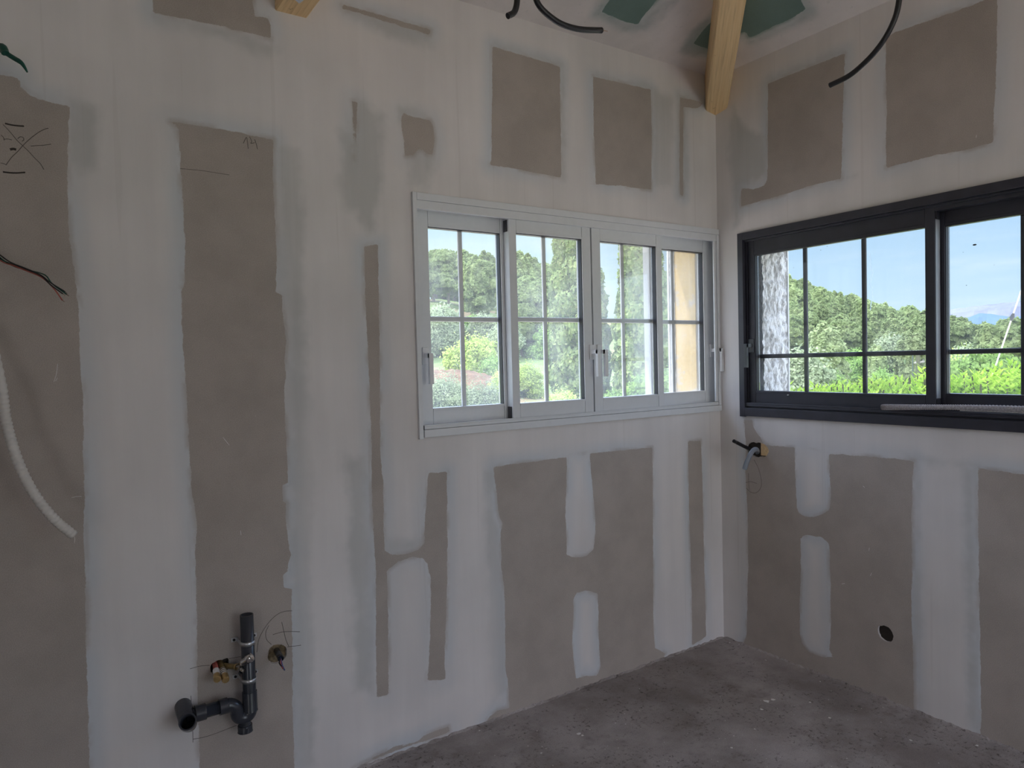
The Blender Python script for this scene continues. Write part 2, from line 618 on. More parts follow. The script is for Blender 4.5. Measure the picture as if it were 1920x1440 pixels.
def mat_floor():
    m, nt = new_mat('dusty_concrete_screed')
    geo = nd(nt, 'ShaderNodeNewGeometry')
    pos = geo.outputs['Position']
    b = noise(nt, pos, 1.9, 6, 0.62)
    c = mixc(nt, smooth(nt, b, 0.30, 0.68), (0.23, 0.198, 0.188), (0.45, 0.41, 0.40))
    d = noise(nt, pos, 6.5, 5, 0.65)
    c = mixc(nt, smooth(nt, d, 0.52, 0.70, 0.0, 0.6), c, (0.19, 0.16, 0.15))
    st_ = noise(nt, pos, 2.6, 4, 0.6, stretch=(1.0, 1.3, 1.0))
    c = mixc(nt, smooth(nt, st_, 0.55, 0.72, 0.0, 0.55), c, (0.12, 0.095, 0.09))
    e = noise(nt, pos, 52, 5, 0.8)
    clus = noise(nt, pos, 5.0, 3, 0.6)
    pits = mathn(nt, 'MULTIPLY', smooth(nt, e, 0.55, 0.62), smooth(nt, clus, 0.40, 0.58))
    c = mixc(nt, mathn(nt, 'MULTIPLY', pits, 0.75), c, (0.05, 0.04, 0.035))
    w = noise(nt, pos, 9.0, 6, 0.7)
    c = mixc(nt, smooth(nt, w, 0.69, 0.78, 0.0, 0.5), c, (0.55, 0.53, 0.51))
    f = noise(nt, pos, 300, 2, 0.7)
    v = nd(nt, 'ShaderNodeVectorMath', operation='SCALE')
    lk(nt, c, v.inputs[0]); lk(nt, smooth(nt, f, 0.3, 0.7, 0.86, 1.14), v.inputs['Scale'])
    principled(nt, v.outputs[0], 0.85, bump=mathn(nt, 'ADD', e, mathn(nt, 'MULTIPLY', d, 2.0)), bump_d=0.002, spec=0.3)
    return m
M_floor = mat_floor()

def mat_glass(name, dust, veil=(0.85, 0.88, 0.9), dirt_scale=6.0):
    m, nt = new_mat(name)
    geo = nd(nt, 'ShaderNodeNewGeometry')
    tr = nd(nt, 'ShaderNodeBsdfTransparent')
    tr.inputs[0].default_value = (0.99, 0.997, 0.995, 1)
    gl = nd(nt, 'ShaderNodeBsdfGlossy')
    gl.inputs['Roughness'].default_value = 0.02
    fr = nd(nt, 'ShaderNodeFresnel')
    fr.inputs['IOR'].default_value = 1.45
    mx = nd(nt, 'ShaderNodeMixShader')
    lk(nt, mathn(nt, 'MULTIPLY', fr.outputs[0], 0.45), mx.inputs[0]); lk(nt, tr.outputs[0], mx.inputs[1]); lk(nt, gl.outputs[0], mx.inputs[2])
    tl = nd(nt, 'ShaderNodeBsdfTranslucent')
    tl.inputs[0].default_value = (*veil, 1)
    n = noise(nt, geo.outputs['Position'], dirt_scale, 5, 0.65, stretch=(1, 1, 0.45))
    mx2 = nd(nt, 'ShaderNodeMixShader')
    lk(nt, smooth(nt, n, 0.3, 0.75, dust * 0.6, dust * 1.5), mx2.inputs[0])
    lk(nt, mx.outputs[0], mx2.inputs[1]); lk(nt, tl.outputs[0], mx2.inputs[2])
    o = nd(nt, 'ShaderNodeOutputMaterial')
    lk(nt, mx2.outputs[0], o.inputs[0])
    return m
M_glassA = mat_glass('dusty_window_glass', 0.075)
M_glassB = mat_glass('smeared_window_glass', 0.03)

def mat_smear():
    m, nt = new_mat('pale_bluish_smear')
    a = nd(nt, 'ShaderNodeBsdfTransparent'); b = nd(nt, 'ShaderNodeBsdfTranslucent')
    b.inputs[0].default_value = (0.70, 0.78, 0.92, 1)
    mx = nd(nt, 'ShaderNodeMixShader'); mx.inputs[0].default_value = 0.45
    lk(nt, a.outputs[0], mx.inputs[1]); lk(nt, b.outputs[0], mx.inputs[2])
    o = nd(nt, 'ShaderNodeOutputMaterial'); lk(nt, mx.outputs[0], o.inputs[0])
    return m
M_smear = mat_smear()

def mat_crepi():
    m, nt = new_mat('rough_grey_render')
    geo = nd(nt, 'ShaderNodeNewGeometry')
    n = noise(nt, geo.outputs['Position'], 34, 5, 0.7, stretch=(1, 1, 0.4))
    n2 = noise(nt, geo.outputs['Position'], 9, 3, 0.6, stretch=(1, 1, 0.4))
    c = mixc(nt, smooth(nt, n, 0.42, 0.55), (0.48, 0.47, 0.46), (0.88, 0.89, 0.90))
    c = mixc(nt, smooth(nt, n2, 0.55, 0.75, 0.0, 0.4), c, (0.62, 0.60, 0.57))
    principled(nt, c, 0.95, bump=n, bump_d=0.02, spec=0.2)
    return m
M_crepi = mat_crepi()

def mat_yellow():
    m, nt = new_mat('flaking_yellow_limewash')
    geo = nd(nt, 'ShaderNodeNewGeometry')
    n = noise(nt, geo.outputs['Position'], 9, 5, 0.7)
    n2 = noise(nt, geo.outputs['Position'], 60, 3, 0.6)
    c = mixc(nt, smooth(nt, n2, 0.3, 0.7), (0.66, 0.48, 0.21), (0.58, 0.41, 0.18))
    c = mixc(nt, smooth(nt, n, 0.56, 0.64, 0.0, 0.8), c, (0.50, 0.45, 0.38))
    principled(nt, c, 0.9, bump=n2, bump_d=0.002, spec=0.2)
    return m
M_yellow = mat_yellow()

def mat_leaf(name, c1, c2, c3, scale=0.8, trans=0.35, vary=0.18):
    m, nt = new_mat(name)
    tc = nd(nt, 'ShaderNodeTexCoord')
    oi = nd(nt, 'ShaderNodeObjectInfo')
    n = noise(nt, tc.outputs['Object'], scale, 4, 0.65)
    n2 = noise(nt, tc.outputs['Object'], scale * 7, 2, 0.6)
    c = mixc(nt, smooth(nt, n, 0.32, 0.66), c1, c2)
    c = mixc(nt, smooth(nt, n2, 0.52, 0.72, 0.0, 0.7), c, c3)
    v = nd(nt, 'ShaderNodeVectorMath', operation='SCALE')
    lk(nt, c, v.inputs[0]); lk(nt, smooth(nt, oi.outputs['Random'], 0.0, 1.0, 1 - vary, 1 + vary), v.inputs['Scale'])
    df = nd(nt, 'ShaderNodeBsdfDiffuse')
    tl = nd(nt, 'ShaderNodeBsdfTranslucent')
    lk(nt, v.outputs[0], df.inputs[0]); lk(nt, v.outputs[0], tl.inputs[0])
    mx = nd(nt, 'ShaderNodeMixShader')
    mx.inputs[0].default_value = trans
    lk(nt, df.outputs[0], mx.inputs[1]); lk(nt, tl.outputs[0], mx.inputs[2])
    o = nd(nt, 'ShaderNodeOutputMaterial')
    lk(nt, mx.outputs[0], o.inputs[0])
    return m
M_pine = mat_leaf('pine_needles', (0.20, 0.26, 0.11), (0.29, 0.35, 0.15), (0.38, 0.42, 0.20), 0.35)
M_palepine = mat_leaf('young_pine_needles', (0.29, 0.35, 0.17), (0.36, 0.42, 0.21), (0.46, 0.50, 0.27), 0.35)
M_cypress = mat_leaf('cypress_scales', (0.18, 0.25, 0.11), (0.30, 0.37, 0.14), (0.50, 0.48, 0.24), 1.6)
M_olive = mat_leaf('olive_leaves', (0.27, 0.32, 0.19), (0.36, 0.41, 0.25), (0.48, 0.52, 0.35), 0.8)
M_bright = mat_leaf('bright_yellow_green_leaves', (0.38, 0.50, 0.12), (0.50, 0.60, 0.18), (0.60, 0.68, 0.28), 0.9)
M_hedge = mat_leaf('glossy_hedge_leaves', (0.24, 0.40, 0.04), (0.38, 0.54, 0.07), (0.58, 0.66, 0.15), 6.0, 0.45)
M_bushg = mat_leaf('green_bush_leaves', (0.17, 0.28, 0.08), (0.26, 0.39, 0.11), (0.38, 0.50, 0.18), 1.2)
M_bark = simple('grey_brown_bark', (0.22, 0.18, 0.15), 0.9, var=0.3, scale=6)

def mat_ground():
    m, nt = new_mat('meadow_and_red_earth')
    geo = nd(nt, 'ShaderNodeNewGeometry')
    pos = geo.outputs['Position']
    n = noise(nt, pos, 0.09, 5, 0.6)
    n2 = noise(nt, pos, 1.5, 5, 0.7)
    c = mixc(nt, smooth(nt, n2, 0.3, 0.7), (0.13, 0.20, 0.06), (0.22, 0.28, 0.11))
    c = mixc(nt, smooth(nt, n, 0.50, 0.58, 0.0, 0.8), c, (0.27, 0.18, 0.115))
    dist = nd(nt, 'ShaderNodeVectorMath', operation='LENGTH')
    mpg = nd(nt, 'ShaderNodeMapping')
    mpg.inputs['Location'].default_value = (2.8, 2.5, 0)
    lk(nt, pos, mpg.inputs[0]); lk(nt, mpg.outputs[0], dist.inputs[0])
    fg = noise(nt, pos, 20, 4, 0.7)
    gr = mixc(nt, smooth(nt, fg, 0.3, 0.7), (0.66, 0.55, 0.43), (0.82, 0.70, 0.56))  # pale ring round the house, added to bounce warm light indoors
    c = mixc(nt, smooth(nt, dist.outputs['Value'], 13, 17), gr, c)
    principled(nt, c, 0.95, spec=0.1)
    return m
M_ground = mat_ground()
M_mount = simple('haze_tinted_limestone_ridge', (0.16, 0.17, 0.215), 0.95, var=0.22, scale=0.004, spec=0.0)  # limestone grey with blue distance haze put into the colour
M_bar = simple('white_glazing_bar', (0.86, 0.87, 0.90), 0.4, var=0.01)
M_mount2 = simple('haze_blue_wooded_ridge', (0.085, 0.13, 0.20), 0.95, var=0.1, scale=0.004, spec=0.0)  # woods tinted blue to stand in for distance haze
M_post = simple('weathered_concrete_post', (0.27, 0.25, 0.22), 0.9, var=0.1)
# ================================================================== THE ROOM
PA = lambda pts: [(float(onA(x, y)[0]), float(onA(x, y)[2])) for x, y in pts]
PB = lambda pts: [(float(-onB(x, y)[1]), float(onB(x, y)[2])) for x, y in pts]

boardA = [
 [(-260,90),(0,141),(30,146),(37,155),(38,168),(44,168),(55,180),(80,188),(131,200),(128,250),(126,330),(127,390),(130,450),(138,500),(143,545),(147,590),(149,640),(152,700),(155,760),(156,800),(155,850),(159,930),(156,1000),(160,1080),(160,1150),(162,1240),(165,1340),(168,1440),(170,1560),(-260,1560)],
 [(320,228),(345,232),(420,243),(512,262),(511,320),(515,400),(519,480),(517,548),(528,553),(531,600),(537,640),(533,670),(536,700),(533,735),(535,793),(537,840),(540,905),(529,909),(530,940),(537,943),(536,983),(540,1013),(545,1040),(540,1057),(540,1072),(531,1074),(532,1103),(547,1104),(548,1240),(548,1320),(552,1440),(554,1560),(377,1560),(375,1440),(371,1320),(370,1250),(369,1160),(368,1100),(366,1030),(369,990),(366,960),(359,920),(355,840),(353,800),(349,720),(344,660),(341,600),(340,545),(346,530),(347,450),(344,400),(342,360),(338,300),(336,260),(333,240)],
 [(285,-60),(287,0),(288,24),(360,38),(420,50),(432,55),(445,57),(470,62),(508,72),(507,45),(503,33),(478,31),(474,12),(470,-60)],
 [(640,8),(700,24),(760,42),(808,56),(806,65),(760,52),(700,33),(641,15)],
 [(660,190),(669,191),(669,230),(667,305),(665,305),(662,240)],
 [(753,217),(757,213),(770,218),(785,221),(807,226),(812,240),(815,262),(811,290),(800,288),(790,279),(780,282),(774,292),(760,292),(757,260),(753,240)],
 [(923,87),(980,104),(1040,122),(1050,125),(1050,200),(1052,270),(1052,333),(1010,325),(960,315),(917,309),(922,300),(922,260),(923,150)],
 [(1112,143),(1160,155),(1220,168),(1222,240),(1221,356),(1170,349),(1117,345),(1116,300),(1114,260)],
 [(1275,183),(1300,187),(1318,193),(1312,201),(1300,203),(1281,200),(1281,240),(1281,368),(1275,366),(1274,300)],
 [(683,462),(708,459),(710,560),(712,700),(713,850),(719,913),(719,987),(722,1033),(733,1040),(757,1040),(783,1032),(795,1020),(797,973),(802,907),(803,887),(838,885),(838,960),(839,1040),(837,1140),(833,1240),(835,1273),(820,1276),(802,1275),(806,1207),(808,1123),(807,1080),(801,1057),(793,1047),(773,1044),(747,1053),(725,1070),(727,1123),(728,1207),(728,1303),(707,1307),(705,1240),(705,1073),(700,990),(697,907),(697,840),(692,700),(685,560)],
 [(925,875),(1057,858),(1107,850),(1223,839),(1224,940),(1225,1173),(1228,1215),(1248,1226),(1240,1240),(957,1345),(955,1313),(952,1275),(948,1257),(947,1157),(945,1097),(940,1067),(940,1033),(938,1003),(942,983),(935,963),(933,940),(928,900)],
 [(1290,826),(1302,827),(1314,826),(1317,900),(1318,960),(1320,1040),(1324,1193),(1298,1210),(1297,1120),(1295,1043),(1292,960)],
 [(660,1442),(745,1406),(770,1398),(792,1391),(843,1372),(841,1362),(815,1371),(791,1381),(788,1388),(740,1400)],
 [(905,1362),(914,1349),(930,1334),(957,1326),(960,1345),(925,1362)],
]
blobsA = [
 [(1063,850),(1062,907),(1060,957),(1063,1027),(1062,1040),(1073,1045),(1088,1045),(1100,1042),(1113,1030),(1115,1010),(1117,983),(1112,923),(1108,883),(1106,848)],
 [(1075,1123),(1080,1112),(1100,1107),(1120,1113),(1122,1140),(1123,1207),(1126,1250),(1120,1267),(1093,1268),(1080,1273),(1076,1240),(1073,1207),(1075,1157)],
]
smearA = [
 [(132,185),(190,196),(192,250),(191,325),(150,330),(128,300)],
 [(516,268),(566,275),(572,500),(580,800),(590,1200),(594,1440),(560,1440),(552,1250),(545,900),(534,600),(522,450)],
 [(632,240),(655,250),(662,180),(684,188),(722,215),(725,330),(705,440),(690,455),(668,400),(640,390)],
 [(744,200),(780,205),(816,222),(818,280),(815,320),(800,350),(765,345),(757,290),(752,235)],
 [(640,10),(810,55),(812,90),(740,78),(680,45),(642,28)],
 [(420,62),(512,78),(530,95),(505,110),(420,75)],
 [(288,28),(420,52),(470,66),(470,80),(380,66),(300,42)],
 [(925,78),(1050,112),(1060,118),(1062,338),(1052,338),(1052,126),(925,88)],
 [(1108,135),(1222,160),(1262,180),(1258,350),(1224,352),(1222,170),(1112,145)],
 [(1268,172),(1330,190),(1325,205),(1290,205),(1290,372),(1268,372)],
 [(690,850),(640,850),(650,1000),(660,1300),(700,1300)],
 [(722,1008),(798,1002),(795,1022),(783,1034),(757,1042),(733,1042),(722,1035)],
 [(930,880),(905,880),(915,1100),(925,1320),(950,1300),(945,1100),(930,960)],
]
boardB = [
 [(1439.7,157),(1500,133),(1584,100),(1582,160),(1580,211),(1579,270),(1577,335),(1527,346),(1461,367),(1390,387),(1389,368),(1390,352),(1412,355),(1432,349),(1439,338),(1440,250)],
 [(1661,72),(1675,62),(1787,23),(1869,-8),(1870,18),(1869,80),(1867,151),(1863,220),(1861,266),(1811,281),(1760,290),(1712,302),(1662,314),(1661,260),(1663,211),(1661,140)],
 [(1395,787),(1410,788),(1412,802),(1422,815),(1432,832),(1441,835),(1491,839),(1554,851),(1640,857),(1714,864),(1711,892),(1709,980),(1710,1060),(1709,1130),(1712,1240),(1713,1320),(1714,1350),(1560,1300),(1390,1215),(1400,1190),(1403,1060),(1402,960),(1400,930),(1398,890),(1398,822)],
 [(1835,878),(1920,890),(2100,912),(2100,1560),(1838,1395),(1840,1340),(1839,1250),(1836,1100),(1834,960)],
]
blobsB = [
 [(1490,830),(1491,892),(1494,950),(1498,962),(1506,967),(1520,970),(1535,967),(1555,957),(1558,935),(1556,892),(1554,845)],
 [(1500,1010),(1506,1005),(1517,1003),(1540,1007),(1552,1016),(1555,1023),(1557,1093),(1558,1177),(1555,1218),(1563,1232),(1540,1232),(1517,1223),(1505,1208),(1500,1190),(1499,1127),(1502,1060)],
]
smearB = [
 [(1372,190),(1400,230),(1438,250),(1438,330),(1392,352),(1388,420),(1375,430),(1365,300)],
 [(1440,145),(1584,90),(1584,100),(1440,157)],
 [(1575,330),(1612,322),(1612,332),(1575,344)],
 [(1714,860),(1724,866),(1726,1340),(1714,1340)],
 [(1800,870),(1832,876),(1834,1370),(1815,1360)],
 [(1700,850),(1840,870),(1836,880),(1700,866)],
]
polyA, blA, smA = [PA(p) for p in boardA], [PA(p) for p in blobsA], [PA(p) for p in smearA]
polyB, blB, smB = [PB(p) for p in boardB], [PB(p) for p in blobsB], [PB(p) for p in smearB]
# bare boards and joints on the stretches of wall outside the picture
for k in range(4):
    polyA.append([(-5.35 + .62 * k, 0.1), (-5.35 + .62 * k + .38, 0.1), (-5.35 + .62 * k + .38, 2.3), (-5.35 + .62 * k, 2.3)]) if k < 3 else None
for k in range(4):
    polyB.append([(1.98 + .75 * k, 0.1), (2.36 + .75 * k, 0.1), (2.36 + .75 * k, 2.3), (1.98 + .75 * k, 2.3)])

def prof_circle(r, sq=1.0):
    return [(2 * math.pi * k / 24, r * (sq if abs(math.sin(2 * math.pi * k / 24)) > 0.7 else 1)) for k in range(24)]
def prof_from(pts, c):
    L = sorted([(math.atan2(z - c[1], u - c[0]) % (2 * math.pi), math.hypot(u - c[0], z - c[1])) for u, z in pts])
    return L

# drilled and cut openings in the linings, traced on the wall plane
holeA = []
for pts in ([(483+12,0)],):
    pass
def zo(sx, sy, ox, oy, pts):
    return [(ox + x / sx, oy + y / sy) for x, y in pts]
hA1 = PA(zo(5.144, 5.144, 300, 1120, [(1042,545),(1060,490),(1100,460),(1160,455),(1210,480),(1222,530),(1205,590),(1170,620),(1110,640),(1060,625)]))
hA2 = PA(zo(5.144, 5.144, 300, 1120, [(486,690),(500,640),(530,625),(600,605),(655,585),(665,640),(660,690),(600,720),(540,735),(495,730)]))
hA3 = PA(zo(5.144, 5.144, 300, 1120, [(150,1110),(160,1050),(200,1012),(250,1008),(300,1040),(305,1100),(290,1150),(230,1180),(170,1160)]))
hB1 = PB(zo(9.6, 9.6, 1320, 780, [(755,580),(775,520),(820,490),(940,488),(1040,495),(1110,525),(1158,590),(1155,670),(1120,725),(1020,728),(870,710),(790,660)]))
hB2 = PB(zo(3, 3, 1240, 960, [(1218,660),(1220,643),(1240,640),(1270,645),(1295,670),(1305,705),(1290,730),(1265,732),(1235,710)]))
cen = lambda p: (sum(q[0] for q in p) / len(p), sum(q[1] for q in p) / len(p))
HA = [(cen(p)[0], cen(p)[1], prof_from(p, cen(p))) for p in (hA1, hA2, hA3)]
HB = [(cen(p)[0], cen(p)[1], prof_from(p, cen(p))) for p in (hB1, hB2)]

WA = (-1.690, 0.0, 1.180, 2.078)     # window cut-out in the back wall lining  (x0,x1,z0,z1)
WB = (0.143, 1.885, 1.165, 2.034)    # window cut-out in the right wall lining (u0,u1,z0,z1), u = distance from the corner

def field(polys, blobs):
    def f(u, z):
        d = sdf(u, z, polys)
        if blobs:
            d = np.maximum(d, -sdf(u, z, blobs))
        return d
    return f

UA = snap(lines([(-5.5, -3.4, .05), (-3.4, 0.0, .01)]), [WA[0]])
ZA = snap(lines([(0.0, 2.85, .01)]), [WA[2], WA[3]])
ZA[-1] = ZC + 0.001
wall_back = lining('wall_back', lambda u, z: (u, 0.0, z), UA, ZA, WA, HA, {'sd': field(polyA, blA), 'sf': lambda u, z: sdf(u, z, smA)}, M_lining, (0, .013, 0))
tag(wall_back, kind='structure')
UB = snap(lines([(0.0, 2.0, .01), (2.0, 5.0, .05)]), [WB[0], WB[1]])
ZB = snap(lines([(0.0, 2.85, .01)]), [WB[2], WB[3]])
ZB[-1] = ZC + 0.001
wall_right = lining('wall_right', lambda u, z: (0.0, -u, z), UB, ZB, WB, HB, {'sd': field(polyB, blB), 'sf': lambda u, z: sdf(u, z, smB)}, M_lining, (.013, 0, 0))
tag(wall_right, kind='structure')

# ceiling: two roof slopes meeting along the hip, clad in green board
def PC(pts, side):
    out = []
    for x, y in pts:
        p = onCeil(x, y, side)
        out.append((float(p[0]), float(p[1])))
    return out
cgreen = [
 PC([(1128,22),(1147,-6),(1165,-60),(1275,-60),(1232,0),(1227,5),(1215,20),(1204,33),(1196,46),(1180,43),(1160,36)], 'A'),
 PC([(1300,81),(1320,55),(1334,40),(1346,30),(1346,96),(1330,93),(1315,88)], 'A'),
 PC([(1396,60),(1401,63),(1404,71),(1416,66),(1430,59),(1455,47),(1480,37),(1500,24),(1510,17),(1503,4),(1490,-60),(1392,-60),(1385,62)], 'B'),
]
for k in range(3):
    cgreen.append([(-2.9 - .8 * k, -.35), (-2.4 - .8 * k, -.35), (-2.4 - .8 * k, -2.2), (-2.9 - .8 * k, -2.2)])
csmear = [
 PC([(1110,30),(1130,-10),(1150,-10),(1130,24),(1180,44),(1205,44),(1235,4),(1290,-20),(1270,10),(1215,56),(1170,58)], 'A'),
 PC([(1275,95),(1290,60),(1330,34),(1340,100),(1300,105)], 'A'),
 PC([(1400,75),(1440,62),(1515,22),(1530,28),(1450,72),(1405,85)], 'B'),
]
CL = lines([(0.04, -1.6, .01), (-1.6, -5.6, .1)])
CL[0] = 0.04
def cfn(x, y):
    return (x, y, ZC + SL * min(-x, -y) if min(-x, -y) > 0 else ZC + SL * min(-x, -y))
ceiling = lining('ceiling', cfn, CL, CL[CL > -5.15], None, [], {'sd': field(cgreen, None), 'sf': lambda u, z: sdf(u, z, csmear)}, M_green, (0, 0, .02), diag=True)
tag(ceiling, kind='structure')

# floor
fl = MB().box(-5.5, 0.0, -5.0, 0.0, -0.12, 0.0)
floor = tag(build('floor', fl, M_floor), kind='structure')

# masonry shells behind the linings; the window openings show their own reveals
m = MB()
m.box(-5.9, -1.700, .12, .30, -.6, 3.0)
m.box(-1.700, -.030, .12, .30, -.6, 1.170)
m.box(-1.700, -.030, .12, .30, 2.075, 3.0)
m.box(-.030, .055, .12, .295, -.6, 3.0)
build('masonry', m, M_masonry, wall_back)
m = MB().box(-5.9, .3, .018, .022, -.1, 1.160).box(-5.9, -1.71, .018, .022, 1.16, 2.95).box(-1.71, .05, .018, .022, 2.09, 2.95)
build('cavity_shade_sheet', m, M_cavity_shade, wall_back)
m = MB().box(-.034, -.030, .122, .262, 1.170, 2.075)
build('reveal', m, M_yellow, wall_back)
m = MB().box(-.038, -.030, .262, .298, 1.170, 2.075)
build('reveal_edge', m, M_crepi, wall_back)
m = MB().box(-.043, -.036, .298, .308, 1.10, 2.12)
build('corner_bead', m, M_white, wall_back)
m = MB()
m.box(.06, .30, -.160, .30, -.6, 3.0)
m.box(.06, .30, -1.880, -.160, -.6, 1.150)
m.box(.06, .30, -1.880, -.160, 2.04, 3.0)
m.box(.06, .30, -5.2, -1.880, -.6, 3.0)
build('masonry', m, M_masonry, wall_right)
m = MB().box(.018, .022, -5.2, -.10, -.1, 1.14).box(.018, .022, -5.2, -1.90, 1.14, 2.95).box(.018, .022, -1.90, -.13, 2.05, 2.95)
build('cavity_shade_sheet', m, M_cavity_shade, wall_right)
# rough rendered left reveal of the dark window, with a thin white corner bead
cr = MB()
NX, NZ = 26, 90
b0 = len(cr.v)
for i in range(NX + 1):
    for j in range(NZ + 1):
        xx = .105 + (.302 - .105) * i / NX
        zz = 1.15 + .89 * j / NZ
        bump = 0.006 * math.sin(xx * 70 + 3 * math.sin(zz * 31)) * math.sin(zz * 47 + 2 * math.sin(xx * 90)) + random.uniform(-.0035, .0035)
        cr.v.append((xx, -.185 + bump, zz))
for i in range(NX):
    for j in range(NZ):
        a = b0 + i * (NZ + 1) + j
        cr.f.append((a, a + NZ + 1, a + NZ + 2, a + 1)); cr.s.append(True)
cr.box(.105, .300, -.178, -.158, 1.15, 2.04)
build('reveal', cr, M_crepi, wall_right)
m = MB().box(.300, .308, -.192, -.158, 1.10, 2.08)
build('corner_bead', m, M_white, wall_right)

# the two sides of the room behind the camera: door openings added and sized for fill light
m = MB()
for (x0, x1, z0, z1) in ((-5.5, -1.9, 0, 3.0), (-1.9, -.1, 2.6, 3.0), (-.1, .06, 0, 3.0)):
    m.box(x0, x1, -5.2, -5.0, z0, z1)
tag(build('wall_front', m, M_lining), kind='structure')
m = MB()
for (y0, y1, z0, z1) in ((-5.2, -5.0, -.1, 4.6), (-5.0, -4.0, 2.5, 4.6), (-4.0, .3, -.1, 4.6)):
    m.box(-5.7, -5.5, y0, y1, z0, z1)
tag(build('wall_left', m, M_lining), kind='structure')
m = MB().box(-5.7, .06, -5.2, -5.0, 3.0, 4.6)
build('gable', m, M_masonry, [o for o in COL.objects if o.name == 'wall_front'][0])

# ================================================================== TIMBERS
def beam(name, p0, d, w, h, L, chamfer=0.006):
    """square timber whose underside centre line starts at p0 and runs along d"""
    d = Vector(d).normalized()
    side = Vector((0, 0, 1)).cross(d).normalized()
    up = d.cross(side).normalized()
    if up.z < 0: up = -up
    mb = MB()
    c = chamfer
    prof = [(-w/2 + c, 0), (w/2 - c, 0), (w/2, c), (w/2, h), (-w/2, h), (-w/2, c)]
    n = len(prof)
    for t in (0.0, L):
        for a, b in prof:
            mb.v.append(tuple(Vector(p0) + d * t + side * a + up * b))
    mb.f.append(tuple(range(n))[::-1]); mb.s.append(False)
    mb.f.append(tuple(range(n, 2 * n))); mb.s.append(False)
    for i in range(n):
        j = (i + 1) % n
        mb.f.append((i, j, n + j, n + i)); mb.s.append(False)
    return mb, d, side, up

mb, d, side, up = beam('hip', Vector((0, 0, 2.66)), (-1, -1, SL), .105, .175, 5.2)
# world-space beam mesh; local X follows the grain for the wood texture
def build_timber(name, mb, org, d, side, up):
    Rm = Matrix((d, side, up)).transposed()
    me = bpy.data.meshes.new(name)
    inv = Rm.inverted()
    me.from_pydata([tuple(inv @ (Vector(v) - Vector(org))) for v in mb.v], [], mb.f)
    me.materials.append(M_wood)
    o = bpy.data.objects.new(name, me)
    COL.objects.link(o)
    o.matrix_world = Matrix.Translation(org) @ Rm.to_4x4()
    return o
o = build_timber('hip_rafter', mb, Vector((0, 0, 2.66)), d, side, up)
tag(o, 'pale spruce hip rafter rising out of the corner between the two windows', 'wooden beam')
mb, d, side, up = beam('tie', Vector((-2.1245, 0.03, 2.632)), (0, -1, 0), .107, .20, 4.6, .004)
tie = build_timber('tie_beam', mb, Vector((-2.1245, 0.03, 2.632)), d, side, up)
tag(tie, 'short visible end of spruce tie beam at top left, with a white paper label beneath', 'wooden beam')
# paper label stuck under the tie beam
st = [(549.5,-3),(563,-16),(577,-5),(561,6.6)]
pts = []
for x, y in st:
    q = ray(x, y); t = (2.6315 - CAM_C[2]) / q[2]
    pts.append(CAM_C + t * q)
inv = tie.matrix_world.inverted()
me = bpy.data.meshes.new('paper_label')
lowv = [inv @ Vector((p[0], p[1], 2.6312)) for p in pts]
upv = [inv @ Vector((p[0], p[1], 2.6319)) for p in pts]
me.from_pydata([tuple(v) for v in lowv + upv], [], [(0, 1, 2, 3), (7, 6, 5, 4), (0, 4, 5, 1), (1, 5, 6, 2), (2, 6, 7, 3), (3, 7, 4, 0)])
me.materials.append(M_sticker)
lab = bpy.data.objects.new('paper_label', me)
COL.objects.link(lab)
lab.parent = tie
lab['label'] = 'white printed paper label'
# printed marks on it
mk = MB()
for (fx, fy, w_) in ((.18, .2, .10), (.3, .3, .06), (.25, .5, .3), (.25, .62, .22), (.6, .3, .1)):
    e1 = (lowv[1] - lowv[0]); e2 = (lowv[3] - lowv[0])
    p = lowv[0] + e1 * fx + e2 * fy
    a, b = e1 * w_, e2 * 0.05
    q = [p, p + a, p + a + b, p + b]
    b0 = len(mk.v)
    zo_ = Vector((0, 0, -0.0004))
    mk.v += [tuple(v + zo_) for v in q]
    mk.f.append((b0, b0 + 1, b0 + 2, b0 + 3)); mk.s.append(False)
me = bpy.data.meshes.new('print'); me.from_pydata(mk.v, [], mk.f); me.materials.append(M_ink)
pr = bpy.data.objects.new('printed_text', me); COL.objects.link(pr); pr.parent = lab
# ================================================================== WINDOWS
fA = lambda u, w, z: (u, w, z)
fB = lambda u, w, z: (w, -u, z)

def wbox(mb, fn, u0, u1, w0, w1, z0, z1):
    return mb.box(u0, u1, w0, w1, z0, z1, fn)

def make_handle(parent, fn, u, w, z, mat, grip=0.118, out=0.052):
    """lever handle: back plate on the stile, neck, and a square lever hanging down"""
    h = empty('handle', Vector(fn(u, w, z)) - base_of(parent))
    h.parent = parent
    mb = MB(); wbox(mb, fn, u - .0135, u + .0135, w - .009, w, z - .033, z + .033)
    build('back_plate', mb, mat, h, .0015)
    mb = MB(); wbox(mb, fn, u - .0085, u + .0085, w - out, w - .0085, z - .008, z + .010)
    wbox(mb, fn, u - .0085, u + .0085, w - out - .001, w - out + .014, z + .010 - grip, z + .010)
    build('lever', mb, mat, h, .0012)
    return h

